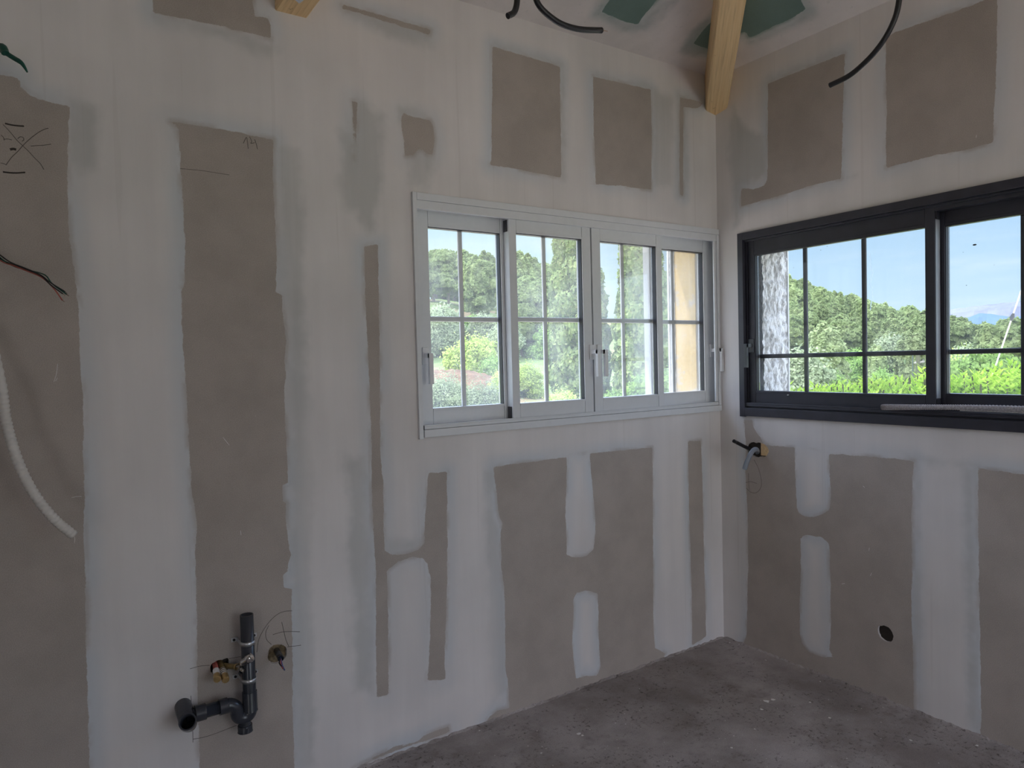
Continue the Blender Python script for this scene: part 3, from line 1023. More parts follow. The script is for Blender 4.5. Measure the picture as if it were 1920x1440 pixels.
def make_sash(root, fn, u0, u1, w0, w1, z0, z1, sl, sr, rb, rt, munt_v, munt_h, mat, glass, mw=.020, side_mat=None, side=None, mat_m=None):
    org = Vector(fn((u0 + u1) / 2, (w0 + w1) / 2, z0))
    s = empty('sash', org - base_of(root)); s.parent = root
    ga, gb, gc, gd = u0 + sl, u1 - sr, z0 + rb, z1 - rt
    e = .0012
    mb = MB(); wbox(mb, fn, u0, ga, w0, w1, z0, z1); build('stile', mb, mat, s, .0012)
    mb = MB(); wbox(mb, fn, gb, u1, w0, w1, z0, z1); build('stile', mb, mat, s, .0012)
    mb = MB(); wbox(mb, fn, ga + e, gb - e, w0 + .001, w1, z0, gc); wbox(mb, fn, ga + e, gb - e, w0 - .0006, w0 + .008, gc - .010, gc)
    build('rail', mb, mat, s, .001)
    mb = MB(); wbox(mb, fn, ga + e, gb - e, w0 + .001, w1, gd, z1); wbox(mb, fn, ga + e, gb - e, w0 - .0006, w0 + .008, gd, gd + .010)
    build('rail', mb, mat, s, .001)
    gw = w0 + .027
    mb = MB()
    wbox(mb, fn, ga, ga + .0025, w0 + .006, gw + .006, gc, gd)
    wbox(mb, fn, gb - .0025, gb, w0 + .006, gw + .006, gc, gd)
    wbox(mb, fn, ga + .0025, gb - .0025, w0 + .006, gw + .006, gd - .0025, gd)
    build('gasket', mb, M_gasket, s)
    mb = MB(); wbox(mb, fn, ga + .0026, gb - .0026, gw, gw + .004, gc + .0005, gd - .0026)
    build('glass_pane', mb, glass, s)
    mm = mat_m or mat
    for mv in munt_v:
        mb = MB(); wbox(mb, fn, mv - mw / 2, mv + mw / 2, gw + .006, gw + .014, gc, gd); build('glazing_bar', mb, mm, s, .002)
    mb = MB(); wbox(mb, fn, ga + .003, gb - .003, gw + .0055, gw + .0145, munt_h - mw / 2, munt_h + mw / 2); build('glazing_bar', mb, mm, s, .002)
    return s

# ---- white window in the back wall
w1 = empty('window_1', (-.8315, 0, 1.17))
tag(w1, kind='structure')
b = .0012
mb = MB(); wbox(mb, fA, -1.702, -1.6845, -.012, .004, 1.165, 2.088); build('architrave', mb, M_white, w1, b)
mb = MB(); wbox(mb, fA, -1.684, -.0005, -.012, .004, 2.060, 2.087); build('architrave', mb, M_white, w1, b)
mb = MB(); wbox(mb, fA, -1.681, -.0005, -.012, .004, 1.170, 1.199); build('architrave', mb, M_white, w1, b)
mb = MB(); wbox(mb, fA, -.020, -.0005, -.011, .003, 1.200, 2.059); wbox(mb, fA, -.036, -.0215, -.006, .003, 1.219, 2.030); build('architrave', mb, M_white, w1, b)
mb = MB(); wbox(mb, fA, -1.684, -.0005, -.008, .012, 2.028, 2.0595); build('head_track', mb, M_white, w1, b)
mb = MB(); wbox(mb, fA, -1.681, -.0005, -.007, .118, 1.2005, 1.2115); wbox(mb, fA, -1.681, -.0005, -.007, -.001, 1.2115, 1.2165); build('sill_track', mb, M_white, w1, b)
mb = MB(); wbox(mb, fA, -1.700, -1.686, .004, .12, 1.17, 2.078); wbox(mb, fA, .026, .038, .004, .119, 1.17, 2.078)
wbox(mb, fA, -1.686, .026, .0125, .12, 2.046, 2.078); wbox(mb, fA, -1.686, .026, .004, .12, 1.17, 1.2)
build('frame', mb, M_white, w1, 0)
mb = MB(); wbox(mb, fA, -1.6855, -1.6812, -.0125, .000, 1.1995, 1.2155); build('drain_cap', mb, M_gasket, w1)
T = (.0045, .046)
O = (.0475, .090)
s1 = make_sash(w1, fA, -1.6855, -1.235, O[0], O[1], 1.212, 2.045, .0735, .045, .062, .069, [-1.4525], 1.6235, M_white, M_glassA, mat_m=M_bar)
s2 = make_sash(w1, fA, -1.267, -.8355, T[0], T[1], 1.212, 2.045, .036, .0475, .062, .070, [-1.0675], 1.6235, M_white, M_glassA, mat_m=M_bar)
s3 = make_sash(w1, fA, -.828, -.395, T[0], T[1], 1.212, 2.045, .049, .035, .062, .070, [-.6175], 1.6235, M_white, M_glassA, mat_m=M_bar)
s4 = make_sash(w1, fA, -.435, .025, O[0], O[1], 1.212, 2.045, .045, .079, .062, .069, [-.243], 1.6235, M_white, M_glassA, mat_m=M_bar)
mb = MB(); wbox(mb, fA, -.8353, -.8283, .030, .034, 1.215, 2.04); build('meeting_seal', mb, M_gasket, w1)
for (z0, z1) in ((1.979, 2.026), (1.214, 1.262)):
    mb = MB(); wbox(mb, fA, -1.2705, -1.2668, .014, .040, z0, z1); build('end_cap', mb, M_gasket, s2, .001)
make_handle(s1, fA, -1.640, O[0], 1.478, M_handle_w)
make_handle(s2, fA, -.843, T[0], 1.480, M_handle_w)
make_handle(s3, fA, -.800, T[0], 1.480, M_handle_w)
make_handle(s4, fA, -.008, O[0], 1.478, M_handle_w, out=.075)

# ---- anthracite window in the right wall
w2 = empty('window_2', (0, -1.01, 1.15))
tag(w2, kind='structure')
mb = MB(); wbox(mb, fB, .131, .161, -.014, .006, 1.148, 2.044); build('architrave', mb, M_dark, w2, b)
mb = MB(); wbox(mb, fB, .1612, 1.898, -.014, .006, 2.009, 2.044); build('architrave', mb, M_dark, w2, b)
mb = MB(); wbox(mb, fB, .1615, 1.868, -.014, .006, 1.152, 1.192); build('architrave', mb, M_dark, w2, b)
mb = MB(); wbox(mb, fB, 1.868, 1.898, -.014, .006, 1.152, 2.0085); build('architrave', mb, M_dark, w2, b)
mb = MB(); wbox(mb, fB, .1615, 1.868, -.006, .112, 1.199, 1.2075); wbox(mb, fB, .1615, 1.868, -.006, -.001, 1.2075, 1.217); build('sill_track', mb, M_dark, w2, b)
mb = MB(); wbox(mb, fB, .163, 1.868, .000, .014, 2.000, 2.0085); wbox(mb, fB, 1.034, 1.868, .014, .058, 1.985, 2.0085); build('head_track', mb, M_dark, w2, b)
mb = MB(); wbox(mb, fB, .143, .168, .007, .118, 1.152, 2.034); wbox(mb, fB, 1.860, 1.885, .007, .118, 1.152, 2.034)
wbox(mb, fB, .168, 1.860, .060, .118, 2.006, 2.034); wbox(mb, fB, .168, 1.860, .007, .118, 1.152, 1.198)
build('frame', mb, M_dark, w2, 0)
T = (.0155, .058)
O = (.0595, .102)
d1 = make_sash(w2, fB, .1715, 1.033, T[0], T[1], 1.209, 2.006, .0315, .036, .066, .074, [.455, .7315], 1.4415, M_dark, M_glassB)
d2 = make_sash(w2, fB, 1.008, 1.859, O[0], O[1], 1.209, 2.006, .040, .033, .071, .076, [1.2995, 1.565], 1.4415, M_dark, M_glassB, mw=.019)
mb = MB(); wbox(mb, fB, 1.0332, 1.0345, .020, .054, 1.262, 1.955); build('interlock_strip', mb, M_alu, d1)
bpy.context.view_layer.update()
for (z0, z1) in ((1.957, 2.000), (1.213, 1.258)):
    mb = MB(); wbox(mb, fB, 1.0332, 1.0375, .022, .048, z0, z1); build('end_cap', mb, M_gasket, d1, .001)
make_handle(d1, fB, .185, T[0], 1.494, M_handle_d, grip=.115, out=.050)
mb = MB(); q = onB(1477.5, 740.5, .012)
mb.tube([(q[0] - .004, q[1], q[2]), (q[0] + .006, q[1], q[2])], .0028, 10); build('screw', mb, M_zinc, d1)
# fly specks and smears on the dark window's glass
gp = T[0] + .0265
gp2 = O[0] + .0265
sp = MB()
for (x, y, r, wv) in ((1827.5, 459, .0055, gp2), (1539, 469, .0016, gp), (1551, 462, .0016, gp), (1488, 502, .0014, gp), (1812, 535, .0017, gp2), (1806, 473, .0012, gp2), (1864, 497, .0012, gp2)):
    q = onB(x, y, wv)
    n = 10; bb = len(sp.v)
    for dx in (0, -.0008):
        for k in range(n):
            a = 2 * math.pi * k / n
            sp.v.append((q[0] + dx, q[1] + math.cos(a) * r * 1.25, q[2] + math.sin(a) * r * .55))
    for k in range(n):
        j = (k + 1) % n
        sp.f.append((bb + k, bb + j, bb + n + j, bb + n + k)); sp.s.append(True)
    sp.f.append(tuple(bb + n + k for k in range(n))); sp.s.append(False)
    sp.f.append(tuple(bb + k for k in range(n))); sp.s.append(False)
build('glass_speck', sp, M_black, d2)

sm = MB()
for pts in ([(1630.5,473),(1632,486),(1633.5,500),(1636,512),(1633,522),(1632,533),(1636,543),(1635,560),(1633,572),(1632,582)],):
    n = len(pts)
    for k, (x, y) in enumerate(pts):
        w_ = 1.9 * math.sin(math.pi * (k + .4) / n) + .4
        for dx in (-w_, w_):
            q = onB(x + dx, y, gp); sm.v.append(tuple(q))
    for k in range(n - 1):
        sm.f.append((2 * k, 2 * k + 1, 2 * k + 3, 2 * k + 2)); sm.s.append(True)
build('glass_smear', sm, M_smear, d1)

# ================================================================== PENCIL AND MARKER LINES ON THE WALLS
def line_on(name, wall, pts_list, mat, r=.0011, seg=5, which='A'):
    mb = MB()
    for pts in pts_list:
        P = []
        for x, y in pts:
            q = onA(x, y, -.0006) if which == 'A' else onB(x, y, -.0006)
            P.append(q)
        mb.tube(P, r, 6, seg=seg)
    # flatten onto the wall
    k = 1 if which == 'A' else 0
    V = []
    for v in mb.v:
        v = list(v); v[k] = -.0002 + (v[k] + .0006) * .25; V.append(tuple(v))
    mb.v = V
    return build(name, mb, mat, wall)

cvt = lambda ox, oy, s, pts: [(ox + x / s, oy + y / s) for x, y in pts]
L1 = cvt(0, 200, 9, [(50,300),(120,370),(200,460),(290,570),(385,660),(480,750),(580,860),(680,960),(740,1060)])
L2 = cvt(0, 200, 9, [(815,362),(740,385),(640,440),(520,530),(400,640),(300,755),(200,850),(100,985)])
L3 = cvt(0, 200, 9, [(520,665),(640,655),(740,650),(860,632)])
L4 = cvt(0, 200, 9, [(20,480),(60,520),(70,570)])
L5 = cvt(0, 200, 9, [(300,540),(340,510),(390,520),(400,560),(370,585)])
L6 = cvt(0, 200, 9, [(10,950),(60,960),(110,985)])
L7 = cvt(0, 200, 9, [(60,550),(130,545),(200,560)])
line_on('pencil_mark', wall_back, [L1, L2, L3, L4, L5, L6, L7], M_pencil, .0008)
line_on('marker_line', wall_back, [cvt(0, 200, 9, [(85,282),(180,305),(300,322),(405,328)]), cvt(0, 200, 9, [(50,1100),(180,1115),(300,1117),(425,1108)])], M_marker, .0020)
mb = MB(); q = onA(25, 279.5, -.002)
line_on('marker_line', wall_back, [cvt(0, 200, 9, [(170,722),(225,712),(272,724)])], M_marker, .0032)
# "14" pencilled at the top of the second bare board
line_on('pencil_mark', wall_back, [cvt(440, 0, 4, [(65,1075),(88,1030),(95,1060),(102,1115)]), cvt(440, 0, 4, [(112,1025),(128,1060),(120,1075),(150,1070)]), cvt(440, 0, 4, [(150,1045),(162,1080),(172,1118)])], M_pencil, .0009)
line_on('pencil_mark', wall_back, [[(338,316),(380,320),(430,328)]], M_pencil, .0007)
# setting-out circles and crosses round the outlets
circ1 = cvt(300, 1120, 5.144, [(935,530),(950,420),(990,330),(1060,230),(1140,160),(1210,135),(1275,130)])
circ2 = cvt(300, 1120, 5.144, [(1075,455),(1030,410),(1020,340),(1050,270)])
cross1 = cvt(300, 1120, 5.144, [(1090,360),(1180,335),(1270,330),(1350,332)])
cross2 = cvt(300, 1120, 5.144, [(1175,240),(1195,330),(1215,410),(1240,470)])
l3 = cvt(300, 1120, 5.144, [(1230,478),(1300,470),(1360,462)])
l4 = cvt(300, 1120, 5.144, [(290,690),(380,665),(480,655)])
l5 = cvt(300, 1120, 5.144, [(670,590),(730,580),(780,572)])
l6 = cvt(300, 1120, 5.144, [(298,950),(310,1150),(318,1350),(318,1400)])
l7 = cvt(300, 1120, 5.144, [(315,1370),(420,1350),(520,1320),(650,1270),(740,1235)])
line_on('pencil_mark', wall_back, [circ1, circ2, cross1, cross2, l3, l4, l5, l6, l7], M_pencil, .0008)
line_on('pencil_mark', wall_right, [cvt(1320, 780, 9.6, [(900,790),(980,950),(1030,1150),(1020,1290),(940,1380),(840,1370),(760,1300)]), cvt(1320, 780, 9.6, [(800,1030),(805,1200),(815,1330)]), cvt(1320, 780, 9.6, [(750,1195),(850,1185),(950,1215)])], M_pencil, .0008, which='B')
# little scuffs in the bare boards
line_on('scratch', wall_back, [[(101,716),(106,700),(108,682)], [(134,933),(145,931),(153,931)], [(104,715),(108,708)], [(418,820),(430,835)], [(451,995),(452,1003)]], M_tape, .0008)
line_on('scratch', wall_right, [[(1578,1095),(1584,1094)], [(1629,1033),(1630,1027)], [(1632,1080),(1634,1074)], [(1830,258),(1831,253)], [(1618,911),(1621,914)]], M_tape, .0009, which='B')

# ================================================================== SINK WASTE PIPE
def pa(sx, sy, off):           # picture position inside the plumbing close-up -> plane y=off
    return onA(300 + sx / 5.144, 1120 + sy / 5.144, off)
D = -.052
wp = empty('drain_pipe', tuple(pa(860, 1080, D)))
tag(wp, 'dark grey plastic sink waste with upright pipe, U bend and open elbow', 'drain pipe')
top = Vector(pa(838, 165, D)); bot = Vector(pa(868, 1060, D))
xs = top.x * .35 + bot.x * .65
R = .0205
z_u = pa(868, 1080, D)[2]
x_l = pa(745, 1080, D)[0]
rb = (xs - x_l) / 2
mb = MB()
mb.tube([(xs, D, top.z), (xs, D, z_u + .03)], R, 28, hollow=(True, False), cap=False)
build('standpipe', mb, M_pvc, wp)
mb = MB().tube([(xs, D, z_u + .06), (xs, D, z_u - .004)], R + .0022, 28); build('socket', mb, M_pvc, wp, .001)
# U bend then up and over to the left
P = []
for k in range(17):
    a = math.pi * k / 16
    P.append((x_l + rb + rb * math.cos(a), D, z_u - rb * math.sin(a)))
zt = pa(745, 985, D)[2]
P = [(xs, D, z_u + .002)] + P
harm = pa(560, 1065, D)
z_h = harm[2]
zup = z_h + .0
ra = .032
for k in range(1, 10):
    a = math.pi / 2 * k / 9
    P.append((x_l - ra + ra * math.cos(a), D, zup - ra + ra * math.sin(a)))
mb = MB().tube(P, R + .0008, 28); build('trap_bend', mb, M_pvc, wp)
xe = pa(250, 1100, D)[0]
mb = MB().tube([(x_l - ra + .002, D, zup), (xe, D, zup)], R - .0005, 28); build('waste_arm', mb, M_pvc, wp)
xa, xb = pa(610, 1040, D)[0], pa(570, 1040, D)[0]
mb = MB().tube([(x_l - ra + .004, D, zup), (xb, D, zup)], R + .0035, 28); build('socket', mb, M_pvc, wp, .001)
xc, xd = pa(440, 1040, D)[0], pa(335, 1040, D)[0]
mb = MB().tube([(xc, D, zup), (xd, D, zup)], R + .0040, 28); build('socket', mb, M_pvc, wp, .001)
# elbow coming out of the wall and ending open towards the room
e0 = Vector((xe, .05, zup + .012)); e1 = Vector(pa(265, 1198, -.125))
mb = MB().tube([e0, Vector((xe, 0.0, zup + .012)), Vector((xe, -.045, zup + .004)), Vector((xe + .001, -.085, zup - .006)), e1], R + .0045, 30, hollow=(False, True), seg=6, depth=.08)
build('open_elbow', mb, M_pvc, wp)
t_ = (e1 - Vector((xe + .001, -.085, zup - .006))).normalized()
mb = MB().tube([e1 - t_ * .078, e1 - t_ * .076], R + .001, 24); build('bore_shade_disc', mb, M_bore_shade_black, wp)
mb = MB().tube([(xs, D, top.z - .036), (xs, D, top.z - .037)], R * .9, 24); build('bore_shade_disc', mb, M_bore_shade_black, wp)
# clean-out cap below the U
cz = z_u - rb - R
cx = x_l + rb + .002
mb = MB().tube([(cx, D, cz + .016), (cx, D, cz - .006)], .0185, 28); build('trap_outlet', mb, M_pvc, wp)
mb = MB().tube([(cx, D, cz - .004), (cx, D, cz - .026)], .0225, 20); mb.box(cx - .003, cx + .003, D - .0245, D - .0215, cz - .024, cz - .006); build('cleanout_cap', mb, M_pvc, wp, .001)
# zinc saddle clamps
for sy in (455, 820):
    zc = pa(850, sy, D - .02)[2]
    mb = MB()
    n = 18
    for (zz0, zz1, r0, r1) in ((zc - .0065, zc + .0065, R + .0004, R + .0024),):
        arc = [math.radians(180 + 180 * k / n) for k in range(n + 1)]
        bb = len(mb.v)
        for a in arc:
            for r_, z_ in ((r0, zz0), (r1, zz0), (r1, zz1), (r0, zz1)):
                mb.v.append((xs + r_ * math.cos(a), D + r_ * math.sin(a), z_))
        for k in range(n):
            for q in range(4):
                a_, b_ = bb + k * 4 + q, bb + k * 4 + (q + 1) % 4
                mb.f.append((a_, b_, b_ + 4, a_ + 4)); mb.s.append(q in (1,))
    for sx in (-1, 1):
        x0 = xs + sx * (R + .0014)
        mb.box(x0 - .001, x0 + .001, D, -.003, zc - .0065, zc + .0065)
        mb.box(min(x0, x0 + sx * .018), max(x0, x0 + sx * .018), -.004, -.0015, zc - .0065, zc + .0065)
    c = build('pipe_clamp', mb, M_zinc, wp)
    for sx in (-1, 1):
        xx = xs + sx * (R + .011)
        mb = MB().tube([(xx, -.0035, zc), (xx, -.0065, zc)], .0042, 12); mb2 = build('screw', mb, M_bore_shade_black, c)

# ================================================================== CAPPED WATER PIPES AND STOP VALVE
def stub(p0, p1, r, label, tape0):
    p0, p1 = Vector(p0), Vector(p1)
    e = empty('capped_pipe', p0)
    tag(e, label, 'water pipe', 'taped pipe stubs left of the waste pipe')
    d = (p1 - p0)
    pts = [p0 + Vector((0, .06, .004)), p0 + Vector((0, .02, .004)), p0 + d * .15, p0 + d * .4]
    mb = MB().tube(pts, r * .86, 16, seg=4); build('pipe', mb, M_redp if tape0 else M_brassold, e)
    rf = lambda t: r * (1 + .05 * math.sin(t * 26))
    mb = MB().tube([p0 + d * (.32 + .36 * k / 20) for k in range(21)], rf, 18); build('sealing_tape', mb, M_tape, e)
    if not tape0:
        for tt in (.36, .47, .58):
            mb = MB().tube([p0 + d * tt, p0 + d * (tt + .035)], r * 1.1, 18); build('brass_ring', mb, M_brassold, e)
    mb = MB().tube([p0 + d * .68, p0 + d * .98, p0 + d * 1.0], lambda t: r * (1.16 if t < .8 else 1.0), 10); build('brass_cap', mb, M_brass, e, .0008)
    return e
stub(pa(535, 660, 0.0), pa(553, 795, -.075), .0098, 'white taped water pipe with brass cap and reddish sleeve, the left one of the pair', True)
stub(pa(590, 650, 0.0), pa(635, 800, -.078), .0100, 'water pipe wrapped in white and brass rings with brass cap, right one of the pair', False)
vp = Vector(pa(640, 670, -.02))
v = empty('stop_valve', tuple(vp))
tag(v, 'brass stop valve with chromed outlet and small lever beside the waste pipe', 'valve')
p1 = Vector(pa(650, 662, -.012)); p2 = Vector(pa(732, 670, -.035)); p3 = Vector(pa(782, 640, -.074)); p4 = Vector(pa(888, 572, -.090))
mb = MB().tube([p1 + Vector((-.02, .03, 0)), p1, p1.lerp(p2, .5), p2], .0088, 8); build('valve_body', mb, M_brassold, v, .001)
mb = MB().tube([p2 - (p2 - p1) * .05, p2 + (p2 - p1) * .12], .0105, 8); build('hex_nut', mb, M_brass, v, .001)
mb = MB().tube([p2, p2.lerp(p3, .5), p3], .0056, 14, seg=4); build('outlet_tube', mb, M_chrome, v)
mb = MB().tube([p3, p3.lerp(p4, .12), p3.lerp(p4, .5), p3.lerp(p4, .55), p3.lerp(p4, .93), p4], lambda t: (.0065, .0105, .0110, .0135, .0138, .0125)[min(5, int(round(t * 5)))], 18, hollow=(False, True), depth=.02); build('chrome_coupling', mb, M_chrome, v)
q0 = Vector(pa(765, 650, -.05)); q1 = Vector(pa(795, 700, -.062))
mb = MB().tube([q0, q0.lerp(q1, .6)], .0036, 12); mb.tube([q1 + Vector((-.004, .006, .006)), q1, q1 + Vector((.006, -.008, -.004))], .0068, 14); build('lever_knob', mb, M_chrome, v)
mb = MB().tube([q1 + Vector((.0, .012, -.004)), q1 + Vector((-.006, .004, -.012))], .0062, 12); build('knob_stem', mb, M_pvc, v)

# ================================================================== CONDUIT WITH WIRES IN THE ROUND HOLE
ce = empty('cable_outlet', tuple(pa(1130, 500, 0)))
tag(ce, 'grey conduit with red and blue wires hanging from round hole right of waste pipe', 'cable')
c0 = Vector(pa(1115, 500, .03)); c1 = Vector(pa(1165, 590, -.075))
mb = MB().tube([c0 + Vector((-.01, .05, .01)), c0, c0.lerp(c1, .5) + Vector((0, 0, .002)), c1], .0102, 16, hollow=(False, True), seg=4, depth=.015); build('conduit', mb, M_pvc, ce)
for nm, mt, a, bb in (('wire', M_red, (1168, 650), (1178, 672)), ('wire', M_blue, (1180, 655), (1203, 704)), ('wire', M_redp, (1160, 640), (1188, 690)), ('wire', M_bore_shade_black, (1150, 630), (1172, 665))):
    mb = MB().tube([c1 + (c0 - c1) * .2, c1, Vector(pa(*a, -.092)), Vector(pa(*bb, -.105))], .0021, 8, seg=4); build(nm, mb, mt, ce)
mb = MB()
q = pa(1135, 540, 0)
mb.box(q[0] - .05, q[0] + .05, .014, .0175, q[2] - .05, q[2] + .05); build('insulation', mb, M_insul, ce)

# ================================================================== THINGS HANGING AT THE LEFT EDGE OF THE BACK WALL
px = lambda pts, off: [onA(x, y, o) for (x, y), o in zip(pts, off)]
cpath = px([(-46, 560), (-20, 630), (2, 720), (10, 780), (22, 830), (42, 885), (70, 935), (104, 975), (139, 1004)], [.01, -.05, -.09, -.11, -.12, -.13, -.14, -.15, -.15])
rc = MB()
Lc = catmull([Vector(p) for p in cpath], 26)
ncp = len(Lc)
rc.tube(Lc, lambda t: .0122 + .0012 * math.sin(t * (ncp - 1) * math.pi * .5 * 1.0) + .0004 * math.sin(t * 700), 16, hollow=(False, True), depth=.02)
o = build('ribbed_conduit', rc, M_whitec, None, loc=cpath[0])
tag(o, 'off-white ribbed flexible conduit hanging in a curve at left edge', 'conduit')
mb = MB().tube(px([(137, 1002), (140, 1010), (139, 1018)], [-.14, -.155, -.16]), .0012, 8, seg=4); build('draw_string', mb, M_whitec, o)

e = empty('loose_wires', tuple(onA(-30, 460, 0)))
tag(e, 'bundle of thin black and green wires sticking out at the left edge', 'wires')
for k, (pts, mt) in enumerate((([(-30, 455), (0, 478), (20, 492), (45, 502), (75, 515), (95, 530), (122, 547)], M_black), ([(-30, 452), (0, 483), (28, 500), (60, 508), (85, 516), (98, 532), (125, 552)], M_greenw), ([(-30, 458), (0, 488), (25, 498), (50, 508), (78, 520), (100, 540), (117, 563)], M_redp), ([(-30, 456), (0, 485), (30, 498), (58, 509), (80, 520), (96, 535), (118, 551)], M_black))):
    offs = [.01, -.03, -.06, -.09, -.12, -.14, -.15]
    mb = MB().tube(px(pts, offs), .0017, 8, seg=5); w_ = build('wire', mb, mt, e)
    a, bb = onA(*pts[-1], -.15), onA(pts[-1][0] + 4, pts[-1][1] + 3, -.152)
    mb = MB().tube([a, bb], .0008, 6); build('bare_end', mb, M_wire, w_)

e = empty('green_cable', tuple(onA(-15, 95, 0)))
tag(e, 'short dark green cable poking out at the top left edge', 'cable')
mb = MB().tube(px([(-40, 100), (-15, 92), (4, 88), (10, 100)], [.01, -.06, -.10, -.11]), .0095, 12, seg=4); build('knot', mb, M_greenw, e)
mb = MB().tube(px([(-6, 90), (10, 99), (26, 109), (39, 117), (46, 126), (51, 135)], [-.08, -.10, -.11, -.12, -.125, -.13]), lambda t: .0062 * (1 - .65 * max(0, (t - .55) / .45)), 10, seg=5); build('strip', mb, M_greenw, e)

# ================================================================== BLACK CONDUITS HANGING FROM THE CEILING
def ceil_hit(x, y):
    return ZC + SL * min(-x, -y)
def hang(pts, plane, off, r, name, label, cat, wire=None):
    f = onA if plane == 'A' else onB
    P = [Vector(f(x, y, off)) for x, y in pts]
    # carry the conduit on upwards until it meets the ceiling board
    d = (P[0] - P[1]).normalized()
    d = (d + Vector((0, 0, 1.2))).normalized()
    q = P[0].copy(); up_ = []
    while q.z < ceil_hit(q.x, q.y) + .02:
        q = q + d * .05; up_.append(q.copy())
    P = up_[::-1] + P
    o = build(name, MB().tube(P, r, 16, hollow=(False, True), seg=6, depth=.012), M_black, None, loc=P[0])
    tag(o, label, cat)
    mb = MB().tube([P[-1] + (P[-2] - P[-1]).normalized() * .02, P[-1] + (P[-2] - P[-1]).normalized() * .01], r * .8, 12)
    build('bore_shade_disc', mb, M_bore_shade_black, o)
    if wire:
        W = [P[-1]] + [Vector(f(x, y, off)) for x, y in wire]
        W = [W[0] + (P[-2] - P[-1]).normalized() * .02] + W
        build('wire', MB().tube(W, .0011, 6, seg=3), M_wire, o)
    return o
hang([(1003, -8), (1012, 12), (1030, 30), (1055, 46), (1088, 55), (1128, 57)], 'A', -.75, .0085, 'ceiling_conduit', 'black conduit curving down from the ceiling with thin wire at its tip', 'conduit', wire=[(1133, 57.5), (1139, 58.5)])
hang([(970, -8), (968, 12), (963, 24), (952, 30)], 'A', -.75, .0085, 'ceiling_conduit', 'short black conduit stub at top centre, left of the curving one', 'conduit')
hang([(1687, -8), (1680, 28), (1665, 62), (1645, 92), (1622, 117), (1592, 142), (1556, 160)], 'B', -.72, .0082, 'ceiling_cable', 'long black cable hanging in an arc before the wall above the dark window', 'cable', wire=[(1554.5, 162)])

# ================================================================== CONDUITS IN THE CUT-OUT BELOW THE DARK WINDOW
pb = lambda sx, sy, off: Vector(onB(1320 + sx / 9.6, 780 + sy / 9.6, off))
e0 = pb(850, 600, .03); e1 = pb(770, 570, -.03); e2 = pb(535, 450, -.13)
o = build('wall_conduit', MB().tube([e0 + Vector((.03, -.01, -.01)), e0, e1, e2], .0086, 18, hollow=(False, True), seg=5, depth=.02), M_black, None, loc=e0)
tag(o, 'straight black conduit sticking up-left out of the hole below dark window', 'conduit')
build('bore_shade_disc', MB().tube([e2 + (e1 - e2).normalized() * .018, e2 + (e1 - e2).normalized() * .016], .0070, 14), M_bore_shade_black, o)
P = [pb(960, 680, .05), pb(965, 650, .02), pb(945, 605, -.03), pb(890, 615, -.06), pb(830, 700, -.085), pb(775, 820, -.10), pb(728, 960, -.11)]
o = build('wall_conduit', MB().tube(P, .0112, 18, hollow=(False, True), seg=6, depth=.02), M_greyc, None, loc=P[0])
tag(o, 'bent light grey conduit drooping from the hole below the dark window', 'conduit')
build('bore_shade_disc', MB().tube([P[-1] + (P[-2] - P[-1]).normalized() * .018, P[-1] + (P[-2] - P[-1]).normalized() * .016], .0088, 14), M_bore_shade_black, o)
q = pb(1075, 610, 0)
m = MB().box(.0135, .0172, q[1] - .032, q[1] + .026, q[2] - .03, q[2] + .03)
build('timber_stud', m, M_wood, wall_right)

# ================================================================== RIBBED ROLL ON THE DARK WINDOW'S LEDGE
q = onB(1652, 764, -.03)
rp = [Vector(onB(x, y, o_)) for (x, y), o_ in zip([(1653, 764), (1662, 763.5), (1700, 763.5), (1760, 763.5), (1830, 764.5), (1930, 768), (2040, 776)], [-.026, -.028, -.03, -.034, -.04, -.05, -.055])]
Lr = catmull(rp, 60)
nr = len(Lr)
def rfun(t):
    taper = min(1, .55 + t * 14)
    return (.0105 + .0011 * math.sin(t * (nr - 1) * math.pi * .5) * 1.0) * taper * (1 + .08 * math.sin(t * 9))
o = build('fleece_roll', MB().tube(Lr, rfun, 18), simple('grey_striped_fleece', (0.42, 0.40, 0.42), .95, var=.35, scale=260), None, loc=rp[0])
tag(o, 'long thin grey ribbed fabric roll lying on the dark window ledge', 'fabric roll')
m = [Vector(onB(x, y, o_)) for (x, y), o_ in zip([(1800, 769.5), (1860, 771.5), (1930, 775), (2040, 784)], [-.03, -.036, -.046, -.052])]
build('pale_edge', MB().tube(m, .0022, 8, seg=8), M_tape, o)

# ================================================================== CRUMBS OF PLASTER ON THE FLOOR
mb = MB()
spots = [(1085,1376,.010),(1092,1379,.007),(899,1370,.004),(990,1399,.003),(1154,1356,.003),(1173,1358,.003),(1015,1412,.004),(1437,1315,.014),(1450,1312,.010),(1428,1330,.008),(1556,1346,.006),(1368,1205,.004),(1386,1208,.004),(1436,1238,.004),(1519,1317,.005),(1538,1278,.004),(1708,1388,.006),(1832,1398,.006),(1372,1402,.005),(1415,1367,.005),(1376,1380,.003)]
spots += [(random.uniform(800, 1900), random.uniform(1290, 1440), random.uniform(.0012, .0026)) for _ in range(110)]
for (x, y, r) in spots:
    q = onZ(x, y, 0)
    if q[1] > -.01 or q[0] > -.01: continue
    bb = len(mb.v)
    n = 6
    for k in range(n):
        a = 2 * math.pi * k / n + random.uniform(-.3, .3)
        mb.v.append((q[0] + math.cos(a) * r * random.uniform(.6, 1.3), q[1] + math.sin(a) * r * random.uniform(.6, 1.3), 0.0005))
    mb.v.append((q[0], q[1], r * .35))
    for k in range(n):
        mb.f.append((bb + k, bb + (k + 1) % n, bb + n)); mb.s.append(False)
    mb.f.append(tuple(bb + k for k in range(n))[::-1]); mb.s.append(False)
o = build('plaster_crumbs', mb, M_crumb)
